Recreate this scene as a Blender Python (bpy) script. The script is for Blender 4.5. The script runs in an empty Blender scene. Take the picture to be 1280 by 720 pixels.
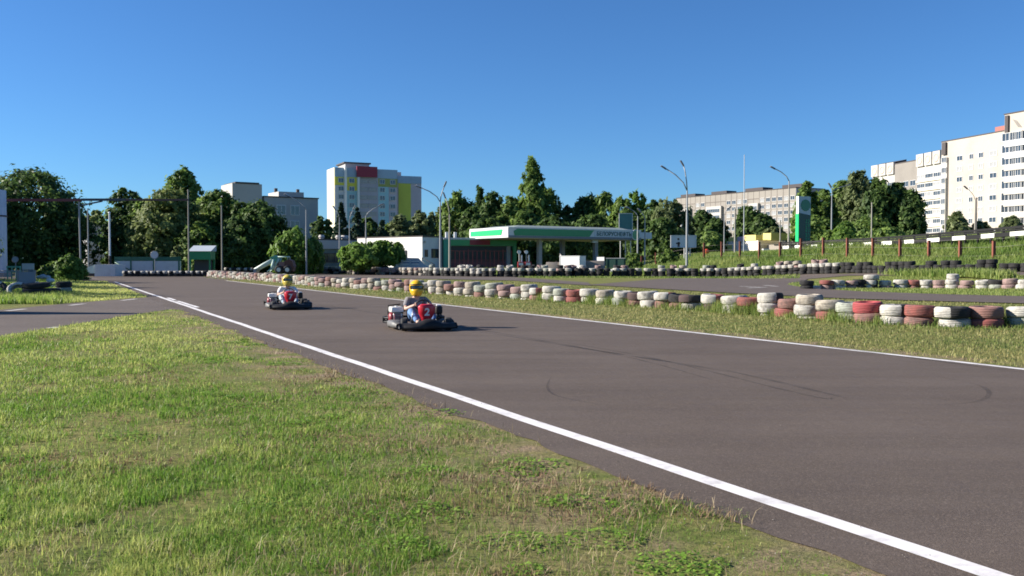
import bpy, bmesh, math, random
import numpy as np
from mathutils import Vector, Matrix, Quaternion

S = bpy.context.scene
COL = S.collection
rad = math.radians
random.seed(7)
RNG = np.random.default_rng(11)

# ------------------------------------------------------------------ camera model
K = 0.9                       # metres per layout unit
CAM_H = 1.56                  # layout units
FPX = 1130.0                  # focal length in pixels of a 1280 wide frame
PITCH = math.atan(33.0 / FPX)
FE = FPX * math.cos(PITCH) + 33 * math.sin(PITCH)

def ray(u, v):
    y = FPX * math.cos(PITCH) + (360 - v) * math.sin(PITCH)
    z = (360 - v) * math.cos(PITCH) - FPX * math.sin(PITCH)
    return (u - 640) / y, z / y

def sstep(a, b, x):
    t = np.clip((x - a) / (b - a), 0, 1)
    return t * t * (3 - 2 * t)

ROW = [(1700, 30), (1300, 57), (1280, 58), (1230, 60), (1160, 65), (1060, 75), (980, 82), (900, 88), (800, 90), (700, 90),
       (600, 92), (540, 97), (460, 108), (400, 118), (345, 128), (200, 150), (-200, 190), (-1500, 260)]
ROWXY = np.array([((u - 640) / FE * d, d) for u, d in ROW])
_ox = np.argsort(ROWXY[:, 0])

def hl(x, y):
    """terrain height in layout units"""
    x = np.asarray(x, float); y = np.asarray(y, float)
    p = 0.11 * x + 0.0107 * y - 3.25
    k = 0.3
    p = np.where(p < -k, 0, np.where(p > k, p, (p + k) ** 2 / (4 * k)))
    p = 1.5 * np.tanh(p / 1.5 * 1.05)
    p = p * sstep(24, 44, y)
    best = np.full(x.shape, 1e9)
    for (ax, ay), (bx, by) in zip(ROWXY[:-1], ROWXY[1:]):
        ex, ey = bx - ax, by - ay
        t = np.clip(((x - ax) * ex + (y - ay) * ey) / (ex * ex + ey * ey), 0, 1)
        best = np.minimum(best, np.hypot(x - ax - t * ex, y - ay - t * ey))
    yr = np.interp(x, ROWXY[_ox, 0], ROWXY[_ox, 1])
    sd = np.where(y > yr, best, -best)
    uu = x / np.maximum(y, 1) * FE + 640
    hb = 0.3 + 1.0 * sstep(770, 880, uu) + 1.0 * sstep(960, 1060, uu) + 0.1 * sstep(1060, 1150, uu)
    return p + hb * sstep(1.5, 21, sd)

def row_sd(x, y):
    """metres behind (+) or before (-) the far tyre barrier"""
    x = np.asarray(x, float) / K; y = np.asarray(y, float) / K
    best = np.full(x.shape, 1e9)
    for (ax, ay), (bx, by) in zip(ROWXY[:-1], ROWXY[1:]):
        ex, ey = bx - ax, by - ay
        t = np.clip(((x - ax) * ex + (y - ay) * ey) / (ex * ex + ey * ey), 0, 1)
        best = np.minimum(best, np.hypot(x - ax - t * ex, y - ay - t * ey))
    return K * np.where(y > np.interp(x, ROWXY[_ox, 0], ROWXY[_ox, 1]), best, -best)

def hz(x, y):
    return K * hl(np.asarray(x) / K, np.asarray(y) / K)

def P(u, d):
    """world x, y of pixel column u at layout depth d"""
    return ((u - 640) / FE * d * K, d * K)

def Zp(v, d):
    return K * (CAM_H + d * ray(640, v)[1])

def G(u, v):
    """world point where the view line through a pixel meets the terrain"""
    rx, rz = ray(u, v)
    d = np.geomspace(2, 700, 2500)
    dz = CAM_H + rz * d - hl(rx * d, d)
    i = np.argmax(dz < 0) if (dz < 0).any() else len(d) - 1
    lo, hi = d[max(i - 1, 0)], d[i]
    for _ in range(25):
        m = (lo + hi) / 2
        if CAM_H + rz * m - float(hl(rx * m, m)) < 0: hi = m
        else: lo = m
    return (rx * lo * K, lo * K, K * float(hl(rx * lo, lo)))

def PT(u, d, dz=0.0):
    x, y = P(u, d)
    return (x, y, float(hz(x, y)) + dz)

# ------------------------------------------------------------------ value noise for scattering
def vnoise(x, y, seed=0):
    xi = np.floor(x).astype(np.int64); yi = np.floor(y).astype(np.int64)
    fx = x - xi; fy = y - yi
    fx = fx * fx * (3 - 2 * fx); fy = fy * fy * (3 - 2 * fy)
    def hsh(a, b):
        n = (a * 374761393 + b * 668265263 + seed * 1442695041) & 0x7fffffff
        n = ((n ^ (n >> 13)) * 1274126177) & 0x7fffffff
        return ((n ^ (n >> 16)) & 0xffff) / 65535.0
    a = hsh(xi, yi); b = hsh(xi + 1, yi); c = hsh(xi, yi + 1); d = hsh(xi + 1, yi + 1)
    return (a * (1 - fx) + b * fx) * (1 - fy) + (c * (1 - fx) + d * fx) * fy

def fnoise(x, y, seed=0):
    return 0.55 * vnoise(x, y, seed) + 0.3 * vnoise(x * 2.1 + 5, y * 2.1, seed + 1) + 0.15 * vnoise(x * 4.3, y * 4.3 + 9, seed + 2)

# ------------------------------------------------------------------ materials
def nmat(name):
    m = bpy.data.materials.new(name); m.use_nodes = True
    nt = m.node_tree; b = nt.nodes['Principled BSDF']
    return m, nt, b

def N(nt, kind, **kw):
    n = nt.nodes.new(kind)
    for k, v in kw.items():
        if k.startswith('in_'):
            key = k[3:]
            n.inputs[int(key) if key.isdigit() else key].default_value = v
        else: setattr(n, k, v)
    return n

def L(nt, a, b): nt.links.new(a, b)

def rgba(c): return (c[0], c[1], c[2], 1)

MATS = {}
def M(name, col, rough=0.6, vary=0.12, scale=3.0, metal=0.0, bump=0.0, bscale=40.0, spec=0.5, dirt=None, dirt_amt=0.35, dscale=1.2):
    """painted / plain surface: two noise octaves in the colour, optional dirt blotches, fine bump"""
    if name in MATS: return MATS[name]
    m, nt, b = nmat(name)
    tc = N(nt, 'ShaderNodeTexCoord')
    nz = N(nt, 'ShaderNodeTexNoise', in_Scale=scale, in_Detail=5.0)
    L(nt, tc.outputs['Object'], nz.inputs['Vector'])
    mx = N(nt, 'ShaderNodeMix', data_type='RGBA')
    mx.inputs['A'].default_value = rgba([c * (1 - vary) for c in col])
    mx.inputs['B'].default_value = rgba([min(1, c * (1 + vary)) for c in col])
    L(nt, nz.outputs['Fac'], mx.inputs['Factor'])
    out = mx.outputs['Result']
    if dirt:
        n2 = N(nt, 'ShaderNodeTexNoise', in_Scale=dscale, in_Detail=8.0, in_Roughness=0.7)
        L(nt, tc.outputs['Object'], n2.inputs['Vector'])
        rp = N(nt, 'ShaderNodeMapRange'); rp.inputs[1].default_value = 0.48; rp.inputs[2].default_value = 0.68; rp.inputs[4].default_value = dirt_amt
        L(nt, n2.outputs['Fac'], rp.inputs[0])
        m2 = N(nt, 'ShaderNodeMix', data_type='RGBA'); m2.inputs['B'].default_value = rgba(dirt)
        L(nt, rp.outputs[0], m2.inputs['Factor']); L(nt, out, m2.inputs['A']); out = m2.outputs['Result']
    L(nt, out, b.inputs['Base Color'])
    b.inputs['Roughness'].default_value = rough
    b.inputs['Metallic'].default_value = metal
    b.inputs['Specular IOR Level'].default_value = spec
    if bump:
        n3 = N(nt, 'ShaderNodeTexNoise', in_Scale=bscale, in_Detail=4.0)
        L(nt, tc.outputs['Object'], n3.inputs['Vector'])
        bp = N(nt, 'ShaderNodeBump', in_Strength=bump, in_Distance=0.02)
        L(nt, n3.outputs['Fac'], bp.inputs['Height']); L(nt, bp.outputs['Normal'], b.inputs['Normal'])
    MATS[name] = m
    return m

def leaf_mat(name, dark, light, trans=0.5, rough=0.55):
    """leaves and blades: the face's own tint picks between two greens; some light passes through"""
    if name in MATS: return MATS[name]
    m, nt, b = nmat(name)
    at = N(nt, 'ShaderNodeAttribute', attribute_name='tint')
    mx = N(nt, 'ShaderNodeMix', data_type='RGBA')
    mx.inputs['A'].default_value = rgba(dark); mx.inputs['B'].default_value = rgba(light)
    L(nt, at.outputs['Fac'], mx.inputs['Factor'])
    L(nt, mx.outputs['Result'], b.inputs['Base Color'])
    b.inputs['Roughness'].default_value = rough
    b.inputs['Specular IOR Level'].default_value = 0.25
    tr = N(nt, 'ShaderNodeBsdfTranslucent')
    L(nt, mx.outputs['Result'], tr.inputs['Color'])
    ms = N(nt, 'ShaderNodeMixShader', in_0=trans)
    L(nt, b.outputs[0], ms.inputs[1]); L(nt, tr.outputs[0], ms.inputs[2])
    L(nt, ms.outputs[0], nt.nodes['Material Output'].inputs['Surface'])
    MATS[name] = m
    return m

# ------------------------------------------------------------------ mesh builder
class MB:
    def __init__(s): s.v = []; s.f = []; s.m = []; s.sm = []
    def add(s, vs, fs, mi=0, T=None, smooth=False):
        o = len(s.v)
        for p in vs:
            p = Vector(p)
            s.v.append(T @ p if T is not None else p)
        for f in fs:
            s.f.append([o + i for i in f]); s.m.append(mi); s.sm.append(smooth)
        return s
    def box(s, c, d, rz=0.0, mi=0, T=None, ch=0.0):
        x, y, z = d[0] / 2, d[1] / 2, d[2] / 2
        R = Matrix.Translation(c) @ Matrix.Rotation(rz, 4, 'Z')
        if T is not None: R = T @ R
        if ch <= 0:
            vs = [(a * x, b * y, c2 * z) for a in (-1, 1) for b in (-1, 1) for c2 in (-1, 1)]
            fs = [(0, 1, 3, 2), (4, 6, 7, 5), (0, 4, 5, 1), (2, 3, 7, 6), (0, 2, 6, 4), (1, 5, 7, 3)]
            return s.add(vs, fs, mi, R)
        bm = bmesh.new(); bmesh.ops.create_cube(bm, size=1.0)
        for v in bm.verts: v.co = Vector((v.co.x * d[0], v.co.y * d[1], v.co.z * d[2]))
        bmesh.ops.bevel(bm, geom=list(bm.edges), offset=ch, segments=2, profile=0.6, affect='EDGES', clamp_overlap=True)
        bm.verts.index_update()
        s.add([v.co.copy() for v in bm.verts], [[v.index for v in f.verts] for f in bm.faces], mi, R, True)
        bm.free()
        return s
    def cyl(s, p0, p1, r0, r1=None, n=10, mi=0, caps=True, smooth=True, T=None):
        r1 = r0 if r1 is None else r1
        p0 = Vector(p0); p1 = Vector(p1); ax = (p1 - p0).normalized()
        q = Vector((0, 0, 1)).rotation_difference(ax)
        a = [p0 + q @ Vector((r0 * math.cos(2 * math.pi * i / n), r0 * math.sin(2 * math.pi * i / n), 0)) for i in range(n)]
        b = [p1 + q @ Vector((r1 * math.cos(2 * math.pi * i / n), r1 * math.sin(2 * math.pi * i / n), 0)) for i in range(n)]
        s.add(a + b, [(i, (i + 1) % n, n + (i + 1) % n, n + i) for i in range(n)], mi, T, smooth)
        if caps: s.add(a, [tuple(reversed(range(n)))], mi, T); s.add(b, [tuple(range(n))], mi, T)
        return s
    def tube(s, pts, r, n=8, mi=0, closed=False, T=None):
        pts = [Vector(p) for p in pts]; m = len(pts)
        rs = r if isinstance(r, (list, tuple)) else [r] * m
        vs = []; up = None
        for i, p in enumerate(pts):
            if closed: t = pts[(i + 1) % m] - pts[i - 1]
            else: t = pts[min(i + 1, m - 1)] - pts[max(i - 1, 0)]
            t.normalize()
            if up is None: up = t.orthogonal().normalized()
            up = (up - t * up.dot(t))
            if up.length < 1e-6: up = t.orthogonal()
            up.normalize(); w = t.cross(up)
            for k in range(n):
                a = 2 * math.pi * k / n
                vs.append(p + (up * math.cos(a) + w * math.sin(a)) * rs[i])
        fs = []
        for i in range(m if closed else m - 1):
            j = (i + 1) % m
            for k in range(n):
                k2 = (k + 1) % n
                fs.append((i * n + k, i * n + k2, j * n + k2, j * n + k))
        if not closed:
            fs.append(tuple(reversed(range(n)))); fs.append(tuple((m - 1) * n + k for k in range(n)))
        return s.add(vs, fs, mi, T, True)
    def lathe(s, prof, n=24, mi=0, T=None, smooth=True, closed=False):
        vs = []; m = len(prof)
        for i in range(n):
            a = 2 * math.pi * i / n
            for r, z in prof: vs.append((r * math.cos(a), r * math.sin(a), z))
        fs = []
        for i in range(n):
            j = (i + 1) % n
            for k in range(m if closed else m - 1):
                k2 = (k + 1) % m
                fs.append((i * m + k, j * m + k, j * m + k2, i * m + k2))
        return s.add(vs, fs, mi, T, smooth)
    def prism(s, poly, z0, z1, mi=0, T=None):
        n = len(poly)
        vs = [(x, y, z0) for x, y in poly] + [(x, y, z1) for x, y in poly]
        fs = [(i, (i + 1) % n, n + (i + 1) % n, n + i) for i in range(n)] + [tuple(reversed(range(n))), tuple(range(n, 2 * n))]
        return s.add(vs, fs, mi, T)
    def sphere(s, c, r, n=12, mi=0, T=None):
        prof = [(max(1e-4, math.sin(math.pi * k / n)), -math.cos(math.pi * k / n)) for k in range(n + 1)]
        R = Matrix.Translation(c) @ Matrix.Diagonal((r[0], r[1], r[2], 1) if not isinstance(r, (int, float)) else (r, r, r, 1))
        if T is not None: R = T @ R
        return s.lathe(prof, n=n + 4, mi=mi, T=R)
    def mesh(s, name, mats):
        me = bpy.data.meshes.new(name)
        me.from_pydata([tuple(v) for v in s.v], [], s.f)
        for m in (mats if isinstance(mats, (list, tuple)) else [mats]): me.materials.append(m)
        me.polygons.foreach_set('material_index', s.m)
        me.polygons.foreach_set('use_smooth', s.sm)
        me.update()
        return me
    def build(s, name, mats, parent=None, loc=(0, 0, 0), rz=0.0):
        return put(name, s.mesh(name, mats), parent, loc, rz)

def put(name, me, parent=None, loc=(0, 0, 0), rz=0.0):
    o = bpy.data.objects.new(name, me); COL.objects.link(o)
    o.parent = parent; o.location = loc; o.rotation_euler = (0, 0, rz)
    return o

def tag(o, label=None, cat=None, group=None, kind=None):
    if label: o['label'] = label
    if cat: o['category'] = cat
    if group: o['group'] = group
    if kind: o['kind'] = kind
    return o

def thing(name, label, cat, loc=(0, 0, 0), rz=0.0, group=None):
    o = bpy.data.objects.new(name, None); COL.objects.link(o)
    o.empty_display_size = 0.2
    o.location = loc; o.rotation_euler = (0, 0, rz)
    return tag(o, label, cat, group)

def struct(o): return tag(o, kind='structure')

def rawmesh(name, verts, faces4, mat, tint=None, smooth=False):
    """numpy quads -> mesh, with a per-face tint"""
    me = bpy.data.meshes.new(name)
    nv, nf = len(verts), len(faces4); w = faces4.shape[1]
    me.vertices.add(nv); me.vertices.foreach_set('co', np.ascontiguousarray(verts, np.float32).ravel())
    me.loops.add(nf * w); me.loops.foreach_set('vertex_index', np.ascontiguousarray(faces4, np.int32).ravel())
    me.polygons.add(nf)
    me.polygons.foreach_set('loop_start', np.arange(0, nf * w, w, dtype=np.int32))
    if smooth: me.polygons.foreach_set('use_smooth', np.ones(nf, bool))
    if tint is not None:
        a = me.attributes.new('tint', 'FLOAT', 'FACE'); a.data.foreach_set('value', np.ascontiguousarray(tint, np.float32))
    me.materials.append(mat)
    me.update(calc_edges=True)
    return me

def ordinal(i):
    small = ['first', 'second', 'third', 'fourth', 'fifth', 'sixth', 'seventh', 'eighth', 'ninth', 'tenth', 'eleventh', 'twelfth', 'thirteenth',
             'fourteenth', 'fifteenth', 'sixteenth', 'seventeenth', 'eighteenth', 'nineteenth']
    if i < 19: return small[i]
    t, u = divmod(i + 1, 10)
    tens = {2: 'twent', 3: 'thirt', 4: 'fort', 5: 'fift', 6: 'sixt', 7: 'sevent', 8: 'eight', 9: 'ninet'}[t]
    return tens + 'ieth' if u == 0 else tens + 'y-' + small[u - 1]
# ------------------------------------------------------------------ light, sky, camera
SUN_EL = rad(25.5)
to_sun = Vector((-math.cos(SUN_EL), 0.05, math.sin(SUN_EL))).normalized()
w = bpy.data.worlds.new('World'); S.world = w; w.use_nodes = True
nt = w.node_tree
sky = N(nt, 'ShaderNodeTexSky'); sky.sky_type = 'NISHITA'; sky.sun_disc = False
sky.sun_elevation = SUN_EL
sky.sun_rotation = math.atan2(to_sun.x, to_sun.y)
sky.air_density = 1.0; sky.dust_density = 0.0; sky.ozone_density = 4.5; sky.altitude = 400
tn = N(nt, 'ShaderNodeMix', data_type='RGBA', blend_type='MULTIPLY'); tn.inputs['Factor'].default_value = 1; tn.inputs['B'].default_value = (0.56, 0.89, 1.22, 1)
L(nt, sky.outputs[0], tn.inputs['A']); L(nt, tn.outputs['Result'], nt.nodes['Background'].inputs['Color'])
nt.nodes['Background'].inputs['Strength'].default_value = 0.052
sl = bpy.data.lights.new('sun', 'SUN'); sl.energy = 4.8; sl.angle = rad(0.5); sl.color = (1.0, 0.93, 0.82)
so = bpy.data.objects.new('sun', sl); COL.objects.link(so); so.rotation_euler = to_sun.to_track_quat('Z', 'Y').to_euler()
cam = bpy.data.cameras.new('camera'); cam.sensor_width = 36; cam.lens = 36 * FPX / 1280; cam.clip_end = 5000; cam.clip_start = 0.05
co = bpy.data.objects.new('camera', cam); COL.objects.link(co)
co.location = (0, 0, CAM_H * K); co.rotation_euler = (math.pi / 2 - PITCH, 0, 0)
S.camera = co
vs = S.view_settings
vs.view_transform = 'Standard'; vs.look = 'None'; vs.exposure = 1.17; vs.gamma = 1; vs.use_curve_mapping = False
S.cycles.use_denoising = True; S.cycles.filter_width = 1.75
S.cycles.max_bounces = 6; S.cycles.diffuse_bounces = 3; S.cycles.transparent_max_bounces = 6
S.cycles.sample_clamp_indirect = 4

# ------------------------------------------------------------------ track frame
_a = Vector(G(700, 540)); _b = Vector(G(240, 385))
TD = (_b - _a); TD.z = 0; TD.normalize()                # along the track, away from the camera
TN = Vector((-TD.y, TD.x, 0))                           # to the left of it
L0 = _a.copy(); L0.z = 0
_r = [Vector(G(1000, 431)), Vector(G(545, 382)), Vector(G(1280, 458))]
TWID = sum(-(p - L0).dot(TN) for p in _r) / 3

def TP(s, n, z=0.0):
    p = L0 + TD * s + TN * n
    return (p.x, p.y, z)

def sleft(x, y): return (x - L0.x) * TN.x + (y - L0.y) * TN.y
def along(x, y): return (x - L0.x) * TD.x + (y - L0.y) * TD.y

# ------------------------------------------------------------------ ground sheet
def axis(lo, hi, seg):
    out = [lo]
    while out[-1] < hi:
        x = out[-1]
        st = next(s for a, b, s in seg if a <= x < b)
        out.append(min(x + st, hi))
    return np.array(out)
xs = axis(-1500, 1500, [(-1500, -200, 50), (-200, -60, 7), (-60, 70, 1.0), (70, 200, 4), (200, 1501, 50)])
ys = axis(-60, 2600, [(-60, -6, 6), (-6, 135, 1.0), (135, 300, 6), (300, 2601, 80)])
X, Y = np.meshgrid(xs, ys)
Zg = hz(X, Y)
nx, ny = len(xs), len(ys)
idx = np.arange(nx * ny).reshape(ny, nx)
q = np.stack([idx[:-1, :-1], idx[:-1, 1:], idx[1:, 1:], idx[1:, :-1]], -1).reshape(-1, 4)

m, nt, b = nmat('turf')
geo = N(nt, 'ShaderNodeNewGeometry')
pos = geo.outputs['Position']
def nz(scale, det=6.0, ro=0.6):
    n = N(nt, 'ShaderNodeTexNoise', in_Scale=scale, in_Detail=det, in_Roughness=ro); L(nt, pos, n.inputs['Vector']); return n.outputs['Fac']
def ramp(src, a, b_, lo=0.0, hi=1.0):
    r = N(nt, 'ShaderNodeMapRange'); r.inputs[1].default_value = a; r.inputs[2].default_value = b_; r.inputs[3].default_value = lo; r.inputs[4].default_value = hi
    L(nt, src, r.inputs[0]); return r.outputs[0]
def mixc(f, A, B):
    x = N(nt, 'ShaderNodeMix', data_type='RGBA'); L(nt, f, x.inputs['Factor'])
    for k, c in (('A', A), ('B', B)):
        if isinstance(c, tuple): x.inputs[k].default_value = rgba(c)
        else: L(nt, c, x.inputs[k])
    return x.outputs['Result']
def math_(op, a, b_):
    x = N(nt, 'ShaderNodeMath', operation=op)
    for i, c in enumerate((a, b_)):
        if isinstance(c, (int, float)): x.inputs[i].default_value = c
        else: L(nt, c, x.inputs[i])
    return x.outputs[0]
c1 = mixc(ramp(nz(0.35), 0.35, 0.65), (0.095, 0.140, 0.030), (0.19, 0.19, 0.060))
c2 = mixc(ramp(nz(2.3), 0.4, 0.7), c1, (0.26, 0.22, 0.085))
c3 = mixc(ramp(nz(14.0), 0.45, 0.75), c2, (0.06, 0.085, 0.022))
dt = N(nt, 'ShaderNodeVectorMath', operation='DOT_PRODUCT'); L(nt, pos, dt.inputs[0]); dt.inputs[1].default_value = tuple(TN)
side = math_('SUBTRACT', dt.outputs['Value'], L0.dot(TN))           # metres to the left of the white line
def band(lo, hi, soft):
    a = ramp(side, lo - soft, lo); b2 = ramp(side, hi, hi + soft, 1.0, 0.0)
    return math_('MULTIPLY', a, b2)
d1 = math_('MULTIPLY', band(-0.3, 0.75, 1.3), ramp(nz(1.6), 0.42, 0.60))
d2 = math_('MULTIPLY', band(-TWID - 0.5, -TWID + 0.3, 0.35), ramp(nz(1.9), 0.40, 0.6))
dirt = math_('MAXIMUM', d1, d2)
soil = mixc(ramp(nz(40.0), 0.35, 0.65), (0.13, 0.095, 0.065), (0.36, 0.27, 0.17))
c4 = mixc(dirt, c3, soil)
L(nt, c4, b.inputs['Base Color']); b.inputs['Roughness'].default_value = 0.95; b.inputs['Specular IOR Level'].default_value = 0.1
bp = N(nt, 'ShaderNodeBump', in_Strength=0.7, in_Distance=0.06)
L(nt, nz(9.0, 8.0, 0.75), bp.inputs['Height']); L(nt, bp.outputs['Normal'], b.inputs['Normal'])
TURF = m
g = put('ground', rawmesh('ground', np.stack([X, Y, Zg], -1).reshape(-1, 3), q, TURF, smooth=True)); struct(g)

# ------------------------------------------------------------------ asphalt
def asphalt(name, c0, c1_, patch=0.5):
    m, nt, b = nmat(name)
    geo = N(nt, 'ShaderNodeNewGeometry')
    def nz(scale, det=5.0, ro=0.6, mp=None):
        n = N(nt, 'ShaderNodeTexNoise', in_Scale=scale, in_Detail=det, in_Roughness=ro)
        L(nt, mp if mp else geo.outputs['Position'], n.inputs['Vector']); return n.outputs['Fac']
    # long streaks along the driving direction
    mp = N(nt, 'ShaderNodeMapping'); mp.inputs['Rotation'].default_value = (0, 0, -math.atan2(TD.y, TD.x)); mp.inputs['Scale'].default_value = (0.06, 1.1, 1)
    L(nt, geo.outputs['Position'], mp.inputs['Vector'])
    def mr(src, a, b_, lo=0, hi=1):
        r = N(nt, 'ShaderNodeMapRange'); r.inputs[1].default_value = a; r.inputs[2].default_value = b_; r.inputs[3].default_value = lo; r.inputs[4].default_value = hi
        L(nt, src, r.inputs[0]); return r.outputs[0]
    def mx(f, A, B):
        x = N(nt, 'ShaderNodeMix', data_type='RGBA'); L(nt, f, x.inputs['Factor'])
        for k, c in (('A', A), ('B', B)):
            if isinstance(c, tuple): x.inputs[k].default_value = rgba(c)
            else: L(nt, c, x.inputs[k])
        return x.outputs['Result']
    a = mx(mr(nz(0.45), 0.3, 0.7), c0, c1_)
    a = mx(mr(nz(1.0, 4, 0.6, mp.outputs[0]), 0.42, 0.72, 0, 0.7), a, tuple(c * 0.74 for c in c0))
    a = mx(mr(nz(70.0, 3, 0.75), 0.50, 0.74, 0, 0.7), a, tuple(min(1, c * 1.9) for c in c1_))
    a = mx(mr(nz(110.0, 2, 0.7), 0.55, 0.72, 0, 0.65), a, tuple(c * 0.35 for c in c0))
    L(nt, a, b.inputs['Base Color'])
    L(nt, mr(nz(3.0), 0.3, 0.7, 0.72, 0.9), b.inputs['Roughness'])
    b.inputs['Specular IOR Level'].default_value = 0.25
    bp = N(nt, 'ShaderNodeBump', in_Strength=0.5, in_Distance=0.008); L(nt, nz(95.0, 3, 0.7), bp.inputs['Height'])
    L(nt, bp.outputs['Normal'], b.inputs['Normal'])
    return m
ASPH = asphalt('asphalt', (0.094, 0.071, 0.056), (0.120, 0.094, 0.076))
ASPH2 = asphalt('worn_asphalt', (0.104, 0.081, 0.067), (0.130, 0.105, 0.088))

def strip(name, left, right, mat, lift, n=2, cuts=1):
    """ribbon between two polylines of ground points, draped on the terrain"""
    vs = []; fs = []
    Lp = [Vector(p) for p in left]; Rp = [Vector(p) for p in right]
    A = []; B = []
    for i in range(len(Lp) - 1):
        for k in range(cuts):
            A.append(Lp[i].lerp(Lp[i + 1], k / cuts)); B.append(Rp[i].lerp(Rp[i + 1], k / cuts))
    A.append(Lp[-1]); B.append(Rp[-1])
    for a, c in zip(A, B):
        for j in range(n + 1):
            p = a.lerp(c, j / n)
            vs.append((p.x, p.y, float(hz(p.x, p.y)) + lift))
    w_ = n + 1
    for i in range(len(A) - 1):
        for j in range(n):
            fs.append((i * w_ + j, i * w_ + j + 1, (i + 1) * w_ + j + 1, (i + 1) * w_ + j))
    me = rawmesh(name, np.array(vs), np.array(fs), mat, smooth=True)
    o = put(name, me)
    # faces look up
    if me.polygons[0].normal.z < 0: me.flip_normals()
    return struct(o)

# main straight; ragged left edge where the turf creeps in
SE = 104.0
lf, rt = [], []
s = -14.0
while s < SE:
    e = 0.47 + 0.24 * (float(fnoise(np.array(s * 0.9), np.array(3.3), 4)) - 0.5) * 2 + 0.09 * (float(vnoise(np.array(s * 3.0), np.array(1.3), 9)) - 0.5)
    e2 = 0.12 + 0.06 * (float(vnoise(np.array(s * 1.4), np.array(8.3), 5)) - 0.5) * 2
    lf.append(TP(s, e)); rt.append(TP(s, -TWID - e2)); s += 0.25 if s < 25 else 0.8
strip('race_track', lf, rt, ASPH, 0.006, n=4)

PAINT = M('road_paint', (0.74, 0.71, 0.69), rough=0.7, vary=0.06, scale=6, dirt=(0.24, 0.21, 0.20), dirt_amt=0.6, dscale=3.5)
PAINT2 = M('worn_road_paint', (0.60, 0.57, 0.54), rough=0.8, vary=0.1, scale=5, dirt=(0.15, 0.13, 0.12), dirt_amt=0.75, dscale=3)
def line(name, s0, s1, n0, wd, mat=PAINT, lift=0.010):
    k = max(2, int((s1 - s0) / 0.5)); a = []; c = []
    for i in range(k + 1):
        s = s0 + (s1 - s0) * i / k
        j = 0.006 * math.sin(s * 2.1) + 0.006 * math.sin(s * 0.7 + 1)
        a.append(TP(s, n0 + wd / 2 + j)); c.append(TP(s, n0 - wd / 2 + j))
    return strip(name, a, c, mat, lift, n=1)
line('track_edge_line', -14, along(*G(143, 352.5)[:2]), 0, 0.135)
line('track_edge_line', -14, along(*G(275, 351)[:2]), -TWID, 0.13, PAINT)
for (u0, v0), (u1, v1) in (((211, 372.5), (219, 375.5)), ((222, 376.5), (247, 384.5))):
    p0, p1 = G(u0, v0), G(u1, v1)
    line('track_dash_line', along(*p1[:2]), along(*p0[:2]), sleft(*p1[:2]), 0.13)

# service road on the left, its cross piece at the far end, and the loop behind the tyre wall
strip('service_road', [G(-260, 406), G(0, 387.3), G(90, 379), G(173, 372.6), G(232, 368.5)],
      [G(-420, 466), G(0, 420), G(98, 404.5), G(203, 388), G(262, 381.5)], ASPH2, 0.003, n=2, cuts=6)
for (ua, va, ub, vb) in ((8, 389, 32, 386.6), (87, 382, 106, 380), (152, 375.8, 170, 374), (62, 410.5, 72, 409.3)):
    p0, p1 = Vector(G(ua, va)), Vector(G(ub, vb))
    t = (p1 - p0).normalized(); nn = Vector((-t.y, t.x, 0)) * 0.09
    strip('road_edge_dash', [p0 + nn, p1 + nn], [p0 - nn, p1 - nn], PAINT2, 0.010, n=1)
strip('cross_road', [G(-60, 346.0), G(100, 346.0), G(270, 345.6), G(330, 345.2)], [G(-60, 351.0), G(85, 350.8), G(200, 350.6), G(300, 350.0)], ASPH2, 0.0035, n=2, cuts=8)
strip('return_track', [G(1500, 372.5), G(1280, 371), G(1180, 368.5), G(1080, 365), G(1010, 361), G(985, 356.5), G(1010, 349), G(1060, 345), G(1180, 344.5), G(1300, 345.0)],
      [G(1560, 382), G(1280, 380), G(1180, 377.5), G(1060, 374), G(900, 366), G(735, 356.5), G(840, 348), G(1000, 343.2), G(1160, 341.2), G(1300, 340.4)], ASPH2, 0.03, n=5, cuts=8)
strip('return_track', [G(735, 353.5), G(640, 346.5), G(520, 344.5), G(440, 343.5), G(352, 342)], [G(740, 357.5), G(640, 351), G(520, 348.8), G(420, 347.2), G(336, 345)], ASPH2, 0.03, n=3, cuts=8)
for (ua, va, ub, vb) in ((925, 358.8, 950, 360), (955, 357.5, 972, 359), (935, 361, 958, 360)):
    p0, p1 = Vector(G(ua, va)), Vector(G(ub, vb)); t = (p1 - p0).normalized(); nn = Vector((-t.y, t.x, 0)) * 0.11
    strip('kerb_paint', [p0 + nn, p1 + nn], [p0 - nn, p1 - nn], PAINT2, 0.045, n=1)

# tyre skid marks: soft rubber streaks on the asphalt
m, nt, b = nmat('skid_rubber')
tc = N(nt, 'ShaderNodeNewGeometry'); n1 = N(nt, 'ShaderNodeTexNoise', in_Scale=1.6, in_Detail=6.0); L(nt, tc.outputs['Position'], n1.inputs['Vector'])
r1 = N(nt, 'ShaderNodeMapRange'); r1.inputs[1].default_value = 0.3; r1.inputs[2].default_value = 0.75; r1.inputs[3].default_value = 0.04; r1.inputs[4].default_value = 0.40
L(nt, n1.outputs['Fac'], r1.inputs[0]); L(nt, r1.outputs[0], b.inputs['Alpha'])
b.inputs['Base Color'].default_value = (0.035, 0.030, 0.029, 1); b.inputs['Roughness'].default_value = 0.8
SKID = m
SKID2 = m.copy(); SKID2.name = 'dark_skid_rubber'
for n_ in SKID2.node_tree.nodes:
    if n_.type == 'MAP_RANGE': n_.inputs[3].default_value = 0.05; n_.inputs[4].default_value = 0.62
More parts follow.
